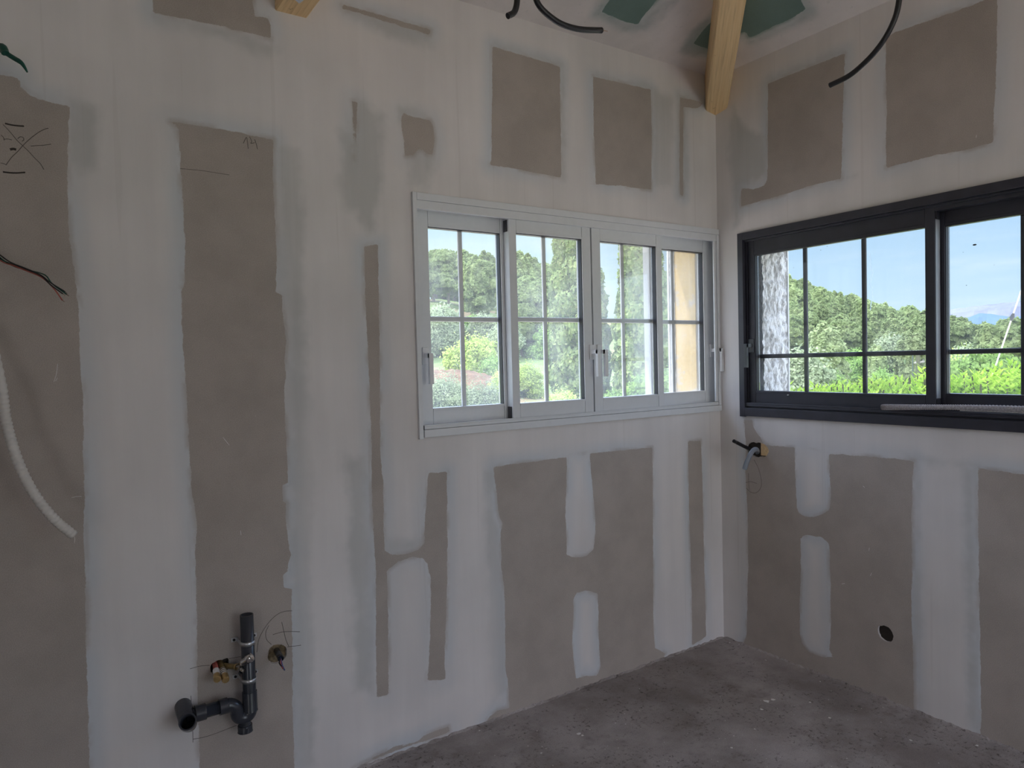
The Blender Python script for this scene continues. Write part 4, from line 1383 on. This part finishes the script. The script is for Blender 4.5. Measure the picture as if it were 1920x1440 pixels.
tag(o, 'scattered white plaster crumbs on the dusty concrete floor', 'debris', kind='stuff')
# ragged strip of dust and filler where the boards meet the screed
mb = MB()
def ragged(fn, a, b_, step):
    u = a
    prev = None
    while u < b_:
        hgt = random.uniform(.003, .010); wdt = random.uniform(.003, .014)
        cur = [fn(u, 0.0005, 0.0), fn(u, 0.0005, hgt), fn(u, wdt, 0.0002)]
        bb = len(mb.v); mb.v += cur
        if prev is not None:
            p = prev
            for i, j in ((0, 1), (1, 2), (2, 0)):
                mb.f.append((p + i, p + j, bb + j, bb + i)); mb.s.append(False)
        prev = bb; u += step
ragged(lambda u, w, z: (-u, -w, z), .01, 3.4, .015)
ragged(lambda u, w, z: (-w, -u, z), .01, 2.0, .015)
o = build('dust_line', mb, M_floor, floor)
# ================================================================== OUTSIDE
def az_dir(deg):
    a = math.radians(deg)
    return math.sin(a), math.cos(a)

def interp(x, tab):
    return float(np.interp(x, [t[0] for t in tab], [t[1] for t in tab]))

HILL = [(-180, -2), (-60, 0), (0, 9), (15, 12), (27, 13.2), (33, 10.8), (45, 7.5), (55, 4.7), (57, 2.2), (60, -1.5), (64.5, -2.4), (67, -5.6), (70, -7.4), (90, -7), (180, -2)]
def ground_z(x, y):
    dx, dy = x + 2.86, y + 2.39
    r = math.hypot(dx, dy)
    az = math.degrees(math.atan2(dx, dy))
    s = min(1, max(0, (r - 24) / 110)); s = s * s * (3 - 2 * s)
    base = -.75 - .35 * min(1, r / 20)
    bank = .9 * math.exp(-((r - 36) / 9) ** 2) * max(0, 1 - abs(az - 27) / 22)
    z = base + (interp(az, HILL) - base) * s + bank
    z += .35 * math.sin(x * .11 + 1) * math.sin(y * .13) * min(1, r / 40)
    if r > 170: z -= (r - 170) * .06
    return z

mbv, mbf = [], []
rs = [0.0] + list(np.geomspace(3, 420, 60))
azs = np.arange(-180, 180, 4.0)
nA = len(azs)
for r in rs:
    for a in azs:
        s_, c_ = az_dir(a)
        x, y = -2.86 + r * s_, -2.39 + r * c_
        mbv.append((x, y, ground_z(x, y)))
for i in range(len(rs) - 1):
    for j in range(nA):
        k = (j + 1) % nA
        mbf.append((i * nA + j, i * nA + k, (i + 1) * nA + k, (i + 1) * nA + j))
me = bpy.data.meshes.new('ground'); me.from_pydata(mbv, [], mbf); me.materials.append(M_ground)
me.polygons.foreach_set('use_smooth', [True] * len(mbf))
g = bpy.data.objects.new('ground', me); COL.objects.link(g)
tag(g, kind='structure')

def ridge(name, label, D, az0, az1, tab, mat, cat, depth):
    V, F = [], []
    n = 90
    for i in range(n + 1):
        az = az0 + (az1 - az0) * i / n
        s_, c_ = az_dir(az)
        el = interp(az, tab)
        h = D * math.tan(math.radians(el)) + 1.45 + D * .0003 * math.sin(i * .7) + D * .0003 * math.sin(i * 1.9 + 1)
        for dd, hh in ((0, -60), (depth * .25, h * .45), (depth * .6, h * .86), (depth, h), (depth * 1.7, h * .7), (depth * 2.4, -60)):
            R_ = D + dd - depth + D * .006 * math.sin(i * .8 + dd)
            V.append((-2.86 + R_ * s_, -2.39 + R_ * c_, hh))
    for i in range(n):
        for j in range(5):
            F.append((i * 6 + j, (i + 1) * 6 + j, (i + 1) * 6 + j + 1, i * 6 + j + 1))
    me = bpy.data.meshes.new(name); me.from_pydata(V, [], F); me.materials.append(mat)
    o = bpy.data.objects.new(name, me); COL.objects.link(o)
    tag(o, label, cat)
    return o
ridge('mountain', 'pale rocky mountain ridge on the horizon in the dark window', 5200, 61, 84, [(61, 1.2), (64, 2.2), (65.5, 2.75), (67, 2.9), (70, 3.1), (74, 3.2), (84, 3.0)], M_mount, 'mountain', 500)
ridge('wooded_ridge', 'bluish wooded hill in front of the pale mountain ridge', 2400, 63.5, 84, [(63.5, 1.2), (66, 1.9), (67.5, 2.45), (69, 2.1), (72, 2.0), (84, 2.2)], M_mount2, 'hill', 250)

# ---- foliage
def quads_mesh(name, C_, U_, V_, mat, leaf=False):
    """n little leaf cards: centre, half-axis u, half-axis v"""
    n = len(C_)
    if leaf:     # pointed four-sided leaf, slightly folded
        P = np.stack([C_ - U_, C_ - V_ * .8, C_ + U_, C_ + V_ * .8], axis=1)
    else:
        P = np.stack([C_ - U_ - V_, C_ + U_ - V_ * .6, C_ + U_ * .7 + V_, C_ - U_ * .8 + V_ * .8], axis=1)
    P = P.reshape(-1, 3)
    me = bpy.data.meshes.new(name)
    me.vertices.add(n * 4)
    me.vertices.foreach_set('co', P.ravel().astype(np.float32))
    me.loops.add(n * 4)
    me.loops.foreach_set('vertex_index', np.arange(n * 4, dtype=np.int32))
    me.polygons.add(n)
    me.polygons.foreach_set('loop_start', np.arange(0, n * 4, 4, dtype=np.int32))
    me.materials.append(mat)
    me.update(calc_edges=True)
    return me

def rand_dirs(n):
    v = rng.normal(size=(n, 3))
    return v / np.linalg.norm(v, axis=1, keepdims=True)

def axes_for(nrm, su, sv):
    t = rand_dirs(len(nrm))
    u = np.cross(nrm, t); u /= np.linalg.norm(u, axis=1, keepdims=True) + 1e-9
    v = np.cross(nrm, u)
    return u * su[:, None], v * sv[:, None]

def lobes_cloud(lobes, per, size, jitter=.25, inner=.25, fuzz=0.0):
    C_, N_ = [], []
    for (c, r) in lobes:
        c, r = np.array(c), np.array(r)
        n = int(per * r[0] * r[2])
        d = rand_dirs(n)
        d[:, 2] = np.where(d[:, 2] < -.35, -d[:, 2], d[:, 2])
        rad = 1 - np.abs(rng.normal(size=n)) * jitter * .5 - (rng.random(n) < inner) * rng.random(n) * .5
        rad *= 1 + .13 * np.sin(d[:, 0] * 7 + c[0]) * np.sin(d[:, 2] * 8 + c[1]) + .08 * np.sin(d[:, 1] * 13)
        rad += fuzz * np.abs(rng.normal(size=n)) * (rng.random(n) < .45)
        C_.append(c + d * r * rad[:, None])
        nn = d + rng.normal(size=(n, 3)) * .55
        N_.append(nn / np.linalg.norm(nn, axis=1, keepdims=True))
    C_, N_ = np.concatenate(C_), np.concatenate(N_)
    s = size * (.6 + .8 * rng.random(len(C_)))
    u, v = axes_for(N_, s, s * .6)
    return C_, u, v

def make_tree(name, kind_i, H, W, mat, per, size, nl, low=.3, cone=0.0, trunk=True, jit=.3, fuzz=0.0):
    r_ = random.Random(kind_i)
    lobes = []
    for k in range(nl):
        t = k / max(1, nl - 1)
        z = H * (low + (1 - low) * .82 * t)
        env = W * (.5 * (1 - cone * t)) * math.sin(math.pi * min(1, .22 + .72 * t)) ** .6
        a = k * 2.4 + r_.uniform(-.4, .4)
        rr = env * r_.uniform(.2, .92)
        s = W * r_.uniform(.11, .22) * (1 - .35 * t * (1 if cone else .6))
        lobes.append(((math.cos(a) * rr, math.sin(a) * rr, z), (s, s, s * r_.uniform(.7, .95))))
    lobes.append(((0, 0, H * (low + (1 - low) * .5)), (W * .3, W * .3, H * (1 - low) * .42)))
    C_, u, v = lobes_cloud(lobes, per, size, jit, .25, fuzz)
    e = empty(name, (0, 0, 0))
    me = quads_mesh('crown', C_, u, v, mat)
    c = bpy.data.objects.new('crown', me); COL.objects.link(c); c.parent = e
    if trunk:
        mb = MB()
        mb.tube([(0, 0, -1.0), (W * .02, 0, H * .25), (W * .05, W * .02, H * .55), (W * .03, 0, H * .8)], lambda t: W * .035 * (1 - .75 * t), 8, seg=3)
        for k in range(4):
            a = k * 1.7
            z0 = H * (.3 + .1 * k)
            mb.tube([(W * .03, 0, z0), (W * .12 * math.cos(a), W * .12 * math.sin(a), z0 + H * .08), (W * .28 * math.cos(a), W * .28 * math.sin(a), z0 + H * .17)], lambda t: W * .016 * (1 - .6 * t), 6, seg=2)
        build('trunk', mb, M_bark, e)
    return e

def kids(o):
    return [c for c in COL.objects if c.parent == o]

KIDS = {}
def place(proto, x, y, z, s, rot, label, cat, group, first):
    if first:
        o = proto
        KIDS[proto.name] = kids(proto)
    else:
        o = proto.copy(); COL.objects.link(o)
        for ch in KIDS[proto.name]:
            c = ch.copy(); COL.objects.link(c); c.parent = o
    o.location = (x, y, z); o.rotation_euler = (0, 0, rot); o.scale = (s, s, s)
    tag(o, label, cat, group)
    return o

protos = [make_tree('pine_tree', 1, 9.0, 7.0, M_pine, 2100, .20, 30, .28),
          make_tree('pine_tree', 2, 8.0, 7.5, M_pine, 2100, .20, 32, .30),
          make_tree('pine_tree', 3, 10.0, 6.5, M_pine, 2100, .20, 30, .25, .45),
          make_tree('pale_pine_tree', 4, 7.0, 5.0, M_palepine, 2600, .17, 28, .12, .75)]
used = set()
def put_tree(pi, az, r, s, label, group, cat='tree'):
    sx, cx_ = az_dir(az)
    x, y = -2.86 + r * sx, -2.39 + r * cx_
    o = place(protos[pi], x, y, ground_z(x, y) - .3, s, random.uniform(0, 6.28), label, cat, group, pi not in used)
    used.add(pi)
    return o

def column(az):
    """which strip of glass a bearing is seen through"""
    for lim, nm in ((26.7, 'left of the white window'), (30.0, 'left column of the first white sash'), (33.3, 'right column of the first white sash'),
                    (37.0, 'left column of the second white sash'), (50.0, 'behind the cypresses'), (56.2, 'first column of the dark window'),
                    (60.1, 'second column of the dark window'), (64.5, 'third column of the dark window'), (67.0, 'left half of the clear pane'), (69.6, 'right half of the clear pane')):
        if az < lim: return nm
    return 'right of the clear pane'

# the wooded hillside, back to front
GA = 'pines on the hillside seen through the white window'
GB = 'pines on the hillside seen through the dark window'
rows = [(150, 1.0, 1.7), (137, 1.0, 1.8), (122, .95, 2.0), (108, .92, 2.3), (94, .85, 2.6), (80, .75, 3.0)]
for ri, (r, s, step) in enumerate(rows):
    az = 24.5 + random.uniform(0, step)
    while az < 72.5:
        rr = r * random.uniform(.95, 1.05)
        if (az < 38 or az > 53.5) and not (ri == 0 and 26.5 < az < 70):
            if not (r < 85 and az < 31):
                white = az < 50
                where_ = None
                where = 'crowning the top of' if ri == 0 else ('high on' if ri == 1 else ('halfway up' if ri in (2, 3) else 'low on'))
                k = random.choice((0, 1, 2, 0, 1))
                if ri >= 4 and random.random() < .35: k = 3
                kindw = 'pale young pine' if k == 3 else 'green pine'
                row = ('crowning the hill', 'near the hilltop', 'high on the hill', 'halfway up the hill', 'low on the hill', 'at the hill foot')[ri]
                put_tree(k, az, rr, s * random.uniform(.85, 1.15), '%s %s, %s' % (kindw, row, column(az)), '%ss %s, %s' % (kindw, row, column(az)))
        az += step * random.uniform(.75, 1.25)

# the wood goes on to both sides of what the two windows show
for (a0, a1, nm) in ((6, 24.5, 'left of the white window'), (44.5, 53, 'behind the cypresses'), (72.5, 84, 'right of the clear pane')):
    for r, s, rw in ((150, 1.0, 'on the hilltop'), (128, .95, 'high on the hill'), (106, .9, 'halfway down the hill'), (84, .8, 'low on the hill')):
        az = a0 + random.uniform(0, 2)
        while az < a1:
            put_tree(random.choice((0, 1, 2)), az, r * random.uniform(.95, 1.05), s * random.uniform(.85, 1.15), 'green pine %s, beyond and %s' % (rw, nm), 'pines %s, %s' % (rw, nm))
            az += 3.0 * random.uniform(.8, 1.2)

# mid-distance trees and bushes
protos.append(make_tree('olive_tree', 11, 4.2, 4.4, M_olive, 4200, .09, 26, .15, jit=.5, fuzz=.25)); OL = len(protos) - 1
protos.append(make_tree('bright_shrub', 12, 3.6, 4.2, M_bright, 4200, .085, 28, .05, jit=.6, fuzz=.3)); BR = len(protos) - 1
protos.append(make_tree('green_bush', 13, 3.2, 4.0, M_bushg, 4200, .085, 24, .05, jit=.5, fuzz=.2)); GR = len(protos) - 1
protos.append(make_tree('wispy_bush', 17, 2.6, 3.4, M_olive, 5200, .045, 34, .02, jit=1.2, fuzz=.7)); WB_ = len(protos) - 1
def ang(px_, r, py_top):
    """ground angle and tree-top height for a picture column"""
    d = ray(px_, py_top)
    az = math.degrees(math.atan2(d[0], d[1]))
    top = 1.45 + r * d[2] / math.hypot(d[0], d[1])
    return az, top
def put_px(pi, H0, px_, r, ytop, label, cat='tree', group=None, smin=.4, wide=1.0):
    az, top = ang(px_, r, ytop)
    sx, cx_ = az_dir(az)
    x, y = -2.86 + r * sx, -2.39 + r * cx_
    gz = ground_z(x, y) - .2
    s = max(smin, (top - gz) / H0)
    wd = wide
    o = place(protos[pi], x, y, gz, s, random.uniform(0, 6.28), label, cat, group, pi not in used)
    used.add(pi)
    o.scale = (s * wd, s * wd, s)
    return o
# the pines standing on the skyline
SKY = [(806, 470), (830, 477), (852, 491), (876, 500), (900, 491), (922, 502), (944, 509), (968, 520), (992, 515), (1012, 516),
       (1478, 519), (1505, 528), (1535, 541), (1566, 549), (1596, 556), (1628, 561), (1660, 571), (1694, 577), (1726, 583), (1756, 592)]
seen_ = {}
for i, (px_, yt) in enumerate(SKY):
    d = ray(px_, yt)
    az = math.degrees(math.atan2(d[0], d[1]))
    r_ = 146 + 5 * ((i * 7) % 3)
    top = 1.45 + r_ * d[2] / math.hypot(d[0], d[1])
    sx, cx_ = az_dir(az)
    x, y = -2.86 + r_ * sx, -2.39 + r_ * cx_
    gz = ground_z(x, y) - .3
    k = (0, 2, 1)[i % 3]
    H_ = (8.8, 7.9, 9.6)[k]
    s = (top - gz) / H_
    cn = column(az)
    seen_[cn] = seen_.get(cn, 0) + 1
    o = place(protos[k], x, y, gz, s, random.uniform(0, 6.28), '%s skyline pine from the left, %s' % (('first', 'second', 'third', 'fourth', 'fifth')[seen_[cn] - 1], cn), 'tree', 'pines on the skyline', k not in used)
    o.scale = (s * .85, s * .85, s)
    used.add(k)

# scrub filling the slope between the pines and the meadow
for r_, st_, k0 in ((76, 2.3, 'lower'), (62, 2.9, 'lowest')):
    az = 25.5
    while az < 72:
        if not (37.5 < az < 53.5):
            if az < 38 or r_ > 50:
                k = random.choice((OL, GR, GR, GR))
                kw = 'silvery scrub tree' if k == OL else 'rounded green bush'
                sx, cx_ = az_dir(az)
                rr = r_ * random.uniform(.94, 1.06)
                x, y = -2.86 + rr * sx, -2.39 + rr * cx_
                place(protos[k], x, y, ground_z(x, y) - .3, random.uniform(.75, 1.15), random.uniform(0, 6.28), '%s on the %s slope, %s' % (kw, k0, column(az)), 'tree' if k == OL else 'bush', '%s on the %s slope, %s' % (kw + ('es' if kw.endswith('sh') else 's'), k0, column(az)), k not in used)
                used.add(k)
        az += st_ * random.uniform(.8, 1.2)
put_px(OL, 4.0, 822, 58, 598, 'silvery olive tree left of the bright shrub, behind the meadow')
put_px(OL, 4.0, 775, 55, 610, 'silvery olive tree at the far left behind the white window')
put_px(GR, 3.1, 850, 66, 600, 'green bush between olive trees under the pines', 'bush')
put_px(OL, 4.0, 905, 64, 596, 'pale olive tree above the bright yellow-green shrub')
put_px(OL, 4.0, 945, 56, 612, 'pale olive tree behind the mullion beside the bright shrub')
put_px(BR, 3.4, 885, 40, 640, 'bright yellow-green shrub in the meadow behind the white window', 'shrub')
put_px(GR, 3.1, 925, 38, 672, 'green bush at the right foot of the bright shrub', 'bush')
put_px(BR, 3.4, 945, 34, 700, 'low bright bush beside the mullion in the first pane', 'bush')
put_px(WB_, 2.4, 832, 26, 722, 'wispy pale bush at the bottom of the first pane', 'bush')
put_px(WB_, 2.4, 905, 24, 736, 'low pale bush at the lower right of the first pane', 'bush')
put_px(0, 8.6, 985, 78, 520, 'dark pine left of the tall cypress in the second pane')
put_px(1, 7.6, 975, 60, 575, 'dense green tree at the foot of the hill in the second pane')
put_px(BR, 3.4, 985, 34, 690, 'bright low bush left of the first cypress foot', 'bush')
put_px(GR, 3.1, 1150, 24, 735, 'low green bush between the two cypresses', 'bush')
put_px(BR, 3.4, 1060, 23, 742, 'light bush at the foot of the first cypress', 'bush')
put_px(GR, 3.1, 1230, 22, 700, 'green bush at the foot of the second cypress', 'bush')

# low bank of bare reddish earth in the meadow
az, _t = ang(838, 37, 706)
sx, cx_ = az_dir(az)
bx_, by_ = -2.86 + 37 * sx, -2.39 + 37 * cx_
V, F = [], []
for i in range(25):
    for j in range(25):
        u_, v_ = (i / 12 - 1), (j / 12 - 1)
        q = max(0, 1 - (u_ * u_ + v_ * v_))
        x = bx_ + (u_ * 3.4) * cx_ + v_ * 3.0 * sx; y = by_ - (u_ * 3.4) * sx + v_ * 3.0 * cx_
        V.append((x, y, ground_z(bx_, by_) - .35 + 1.25 * q ** .6 + .10 * math.sin(i * 2.1) * math.sin(j * 1.7)))
for i in range(24):
    for j in range(24):
        F.append((i * 25 + j, (i + 1) * 25 + j, (i + 1) * 25 + j + 1, i * 25 + j + 1))
me = bpy.data.meshes.new('earth_bank'); me.from_pydata(V, [], F); me.materials.append(simple('red_brown_earth', (.17, .105, .065), .95, var=.35, scale=1.5, spec=.1))
me.polygons.foreach_set('use_smooth', [True] * len(F))
eb = bpy.data.objects.new('earth_bank', me); COL.objects.link(eb); tag(eb, kind='structure')

# ---- the two cypresses
def cypress(px_c, r, ytop, width, seed, label, bulge=.0):
    az, top = ang(px_c, r, ytop)
    sx, cx_ = az_dir(az)
    x, y = -2.86 + r * sx, -2.39 + r * cx_
    gz = ground_z(x, y) - .2
    H = top - gz
    rr = random.Random(seed)
    lobes = []
    n = 46
    for k in range(n):
        t = k / (n - 1)
        env = width / 2 * (math.sin(math.pi * min(1, .18 + .80 * t)) ** .55) * (1 - .25 * t)
        a = k * 2.4
        lobes.append(((math.cos(a) * env * .62, math.sin(a) * env * .62, H * (.05 + .90 * t)), (env * .42 + .06, env * .42 + .06, H * .075)))
    for t in (.62, .74, .83, .9):       # stray tufts at the flank
        lobes.append(((-sx * 0 + (-.62 * width * .5) * math.cos(math.radians(az)) * 1.15 * (1.15 - t * .5), .62 * width * .5 * math.sin(math.radians(az)) * 1.15 * (1.15 - t * .5), H * t), (.22, .22, .42)))
    lobes.append(((0, 0, H * .5), (width * .26, width * .26, H * .46)))
    C_, N_ = [], []
    for (c, rd) in lobes:
        c, rd = np.array(c), np.array(rd)
        m = int(2600 * (rd[0] * rd[2]) + 120)
        d = rand_dirs(m)
        rad = 1 - np.abs(rng.normal(size=m)) * .16
        C_.append(c + d * rd * rad[:, None]); N_.append(d + rng.normal(size=(m, 3)) * .5)
    C_, N_ = np.concatenate(C_), np.concatenate(N_)
    N_ /= np.linalg.norm(N_, axis=1, keepdims=True)
    up = np.tile(np.array([0, 0, 1.0]), (len(C_), 1)) + rng.normal(size=(len(C_), 3)) * .35
    v = np.cross(N_, up); v /= np.linalg.norm(v, axis=1, keepdims=True) + 1e-9
    u = np.cross(v, N_)
    s = .075 * (.6 + .8 * rng.random(len(C_)))
    e = empty('cypress', (x, y, gz))
    tag(e, label, 'tree')
    me = quads_mesh('crown', C_, u * (s * 1.5)[:, None], v * (s * .7)[:, None], M_cypress)
    c = bpy.data.objects.new('crown', me); COL.objects.link(c); c.parent = e
    build('trunk', MB().tube([(x, y, gz - .5), (x, y, gz + H * .7)], lambda t: .16 * (1 - .7 * t), 10), M_bark, e)
cypress(1079, 27, 392, 2.65, 3, 'tall cypress left of the pair, filling the second pane')
cypress(1205, 26, 418, 2.55, 5, 'tall cypress right of the pair, filling the third pane')

# ---- hedge of glossy shrubs close under the dark window
def hedge_shrub(x, y, top, width, seed, label, mat=M_hedge):
    rr = random.Random(seed)
    gz = ground_z(x, y)
    H = top - gz
    C_, U_, V_ = [], [], []
    stems = MB()
    ns = int(250 * (width / .9) ** 2)
    for k in range(ns):
        a, q = rr.uniform(0, 6.28), math.sqrt(rr.random()) * width * .5
        bx, by = q * math.cos(a), q * math.sin(a)
        hh = H * (1 - .05 * (q / (width * .5)) ** 2) - abs(rr.gauss(0, .06)) + (.04 if k % 9 == 0 else 0)
        L = rr.uniform(.14, .24)
        lean = Vector((bx * .35 + rr.uniform(-.12, .12), by * .35 + rr.uniform(-.12, .12), 1)).normalized()
        tip = Vector((bx, by, hh)); b0 = tip - lean * L
        if k % 3 == 0: stems.tube([tuple(Vector((x, y, gz)) + Vector((bx * .4, by * .4, 0))), tuple(Vector((x, y, gz)) + b0), tuple(Vector((x, y, gz)) + tip)], .004, 5)
        nl = 15
        for i in range(nl):
            t = i / nl
            p = b0.lerp(tip, t)
            th = i * 2.4 + rr.uniform(-.3, .3)
            el = rr.uniform(-.1, .5) + .75 * t * t
            d = Vector((math.cos(th) * math.cos(el), math.sin(th) * math.cos(el), math.sin(el)))
            ll = rr.uniform(.022, .036) * (1.15 - .35 * t)
            c = p + d * ll
            n_ = d.cross(Vector((0, 0, 1)) + Vector((rr.uniform(-.3, .3), rr.uniform(-.3, .3), 0))).normalized()
            C_.append(tuple(c)); U_.append(tuple(d * ll)); V_.append(tuple(n_ * ll * .50))
    # lower leaf mass
    for k in range(int(2600 * width)):
        a, q = rr.uniform(0, 6.28), width * .5 * rr.uniform(.75, 1.0)
        z = rr.uniform(.05, H * .9)
        d = Vector((rr.gauss(0, 1), rr.gauss(0, 1), rr.gauss(0, 1))).normalized()
        n_ = d.cross(Vector((0, 0, 1))).normalized()
        C_.append((q * math.cos(a), q * math.sin(a), z)); U_.append(tuple(d * .03)); V_.append(tuple(n_ * .014))
    e = empty('hedge_shrub', (x, y, gz))
    tag(e, label, 'shrub', None)
    me = quads_mesh('foliage', np.array(C_), np.array(U_), np.array(V_), mat, leaf=True)
    c = bpy.data.objects.new('foliage', me); COL.objects.link(c); c.parent = e
    build('stems', stems, M_bark, e)

hd = [(1500, 727, 3.0, .75, 'bright green hedge shrub just right of the grey rendered reveal'),
      (1545, 716, 3.4, .8, 'bright green hedge shrub under the second column of panes, left one'),
      (1585, 721, 3.2, .7, 'bright green hedge shrub behind the second vertical glazing bar'),
      (1635, 712, 3.5, .8, 'bright green hedge shrub left of the utility pole'),
      (1676, 704, 3.7, .75, 'taller bright green hedge shrub at the foot of the utility pole'),
      (1741, 682, 3.6, .32, 'slim leafy shoot of hedge rising beside the utility pole'),
      (1790, 704, 3.4, .85, 'bright green hedge shrub at left under the big clear pane'),
      (1838, 708, 3.6, .8, 'bright green hedge shrub in the middle under the big clear pane'),
      (1893, 676, 3.3, .6, 'tallest leafy hedge shrub at the right edge of the clear pane'),
      (1935, 698, 3.5, .9, 'bright green hedge shrub right of the clear pane')]
for i, (px_, ytop, r, w_, lab_) in enumerate(hd):
    az, top = ang(px_, r + 1.6, ytop)
    sx, cx_ = az_dir(az)
    hedge_shrub(-2.86 + (r + 1.6) * sx, -2.39 + (r + 1.6) * cx_, top, w_, 30 + i, lab_)

put_px(GR, 3.1, 1818, 19, 670, 'rounded green bush behind the hedge in the clear pane', 'bush', wide=.62)
put_px(BR, 3.4, 1784, 23, 686, 'yellow-green bush at the left of the clear pane behind the hedge', 'bush', wide=.55)
put_px(GR, 3.1, 1872, 25, 668, 'rounded green bush further back in the clear pane', 'bush', wide=.8)
put_px(GR, 3.1, 1652, 34, 696, 'green bush low behind the hedge left of the pole', 'bush', wide=.5)
put_px(GR, 3.1, 1560, 36, 700, 'green bush low behind the hedge in the second pane column', 'bush', wide=.8)
put_px(1, 7.6, 1478, 52, 600, 'green pine just right of the grey rendered reveal')
put_px(OL, 4.0, 1500, 30, 668, 'greyish scrub tree at the bottom of the first column beside the reveal', 'bush')
put_px(3, 6.6, 1548, 46, 610, 'pale fluffy young pine standing alone before the wooded hill', smin=.3)
put_px(3, 6.6, 1708, 50, 628, 'pale fluffy young pine right behind the utility pole', smin=.3)
put_px(3, 6.6, 1640, 60, 650, 'small pale young pine between the two fluffy ones', smin=.3)
put_px(0, 8.6, 1795, 70, 597, 'dark pine at the left of the clear pane under the mountains')
put_px(1, 7.6, 1880, 64, 607, 'dark pine at the right of the clear pane under the mountains')
put_px(2, 9.0, 1840, 80, 618, 'dark pine in the dip below the bluish ridge')

# ---- utility pole
az, top = ang(1721, 24, 664)
sx, cx_ = az_dir(az)
x, y = -2.86 + 24 * sx, -2.39 + 24 * cx_
gz = ground_z(x, y)
e = empty('utility_pole', (x, y, gz))
tag(e, 'pale concrete utility pole with a crossarm rising behind the hedge', 'utility pole')
build('pole', MB().tube([(x, y, gz - .5), (x, y, top)], lambda t: .07 - .015 * t, 12), M_post, e)
px_dir = Vector((cx_, -sx, 0))
mb = MB().tube([Vector((x, y, top - .27)) - px_dir * .10, Vector((x, y, top - .23)) + px_dir * .17], .04, 8); build('crossarm', mb, M_post, e)
mb = MB()
for k in (-.34, .14):
    c = Vector((x, y, top - .24)) + px_dir * (k + .0)
    build('insulator', MB().tube([c + Vector((0, 0, -.04)), c + Vector((0, 0, .08))], .03, 10), M_zinc, e)
mb = MB().tube([(x - .14 * cx_, y + .14 * sx, gz), (x - .14 * cx_, y + .14 * sx, top + .1)], .018, 8); build('downpipe', mb, M_greyc, e)
# ---- guy wire crossing the clear pane
def at_r(px_, py_, r):
    d = ray(px_, py_); k = r / math.hypot(d[0], d[1])
    return Vector(CAM_C + d * k)
a0, a1 = at_r(1850, 735, 9.0), at_r(1908, 565, 9.0)
dv = a1 - a0
o = build('guy_wire', MB().tube([a0 - dv * .35, a0, a1, a1 + dv * 1.2], .0075, 8), simple('galvanised_wire', (.62, .62, .58), .5, .3), None, loc=a0 - dv * .35)
tag(o, 'pale slanting guy wire crossing the clear pane of the dark window', 'cable')
c = a0.lerp(a1, .83)
build('insulator', MB().tube([c - dv.normalized() * .04, c, c + dv.normalized() * .04], lambda t: .010 + .012 * math.sin(math.pi * t), 10), M_pvc, o)
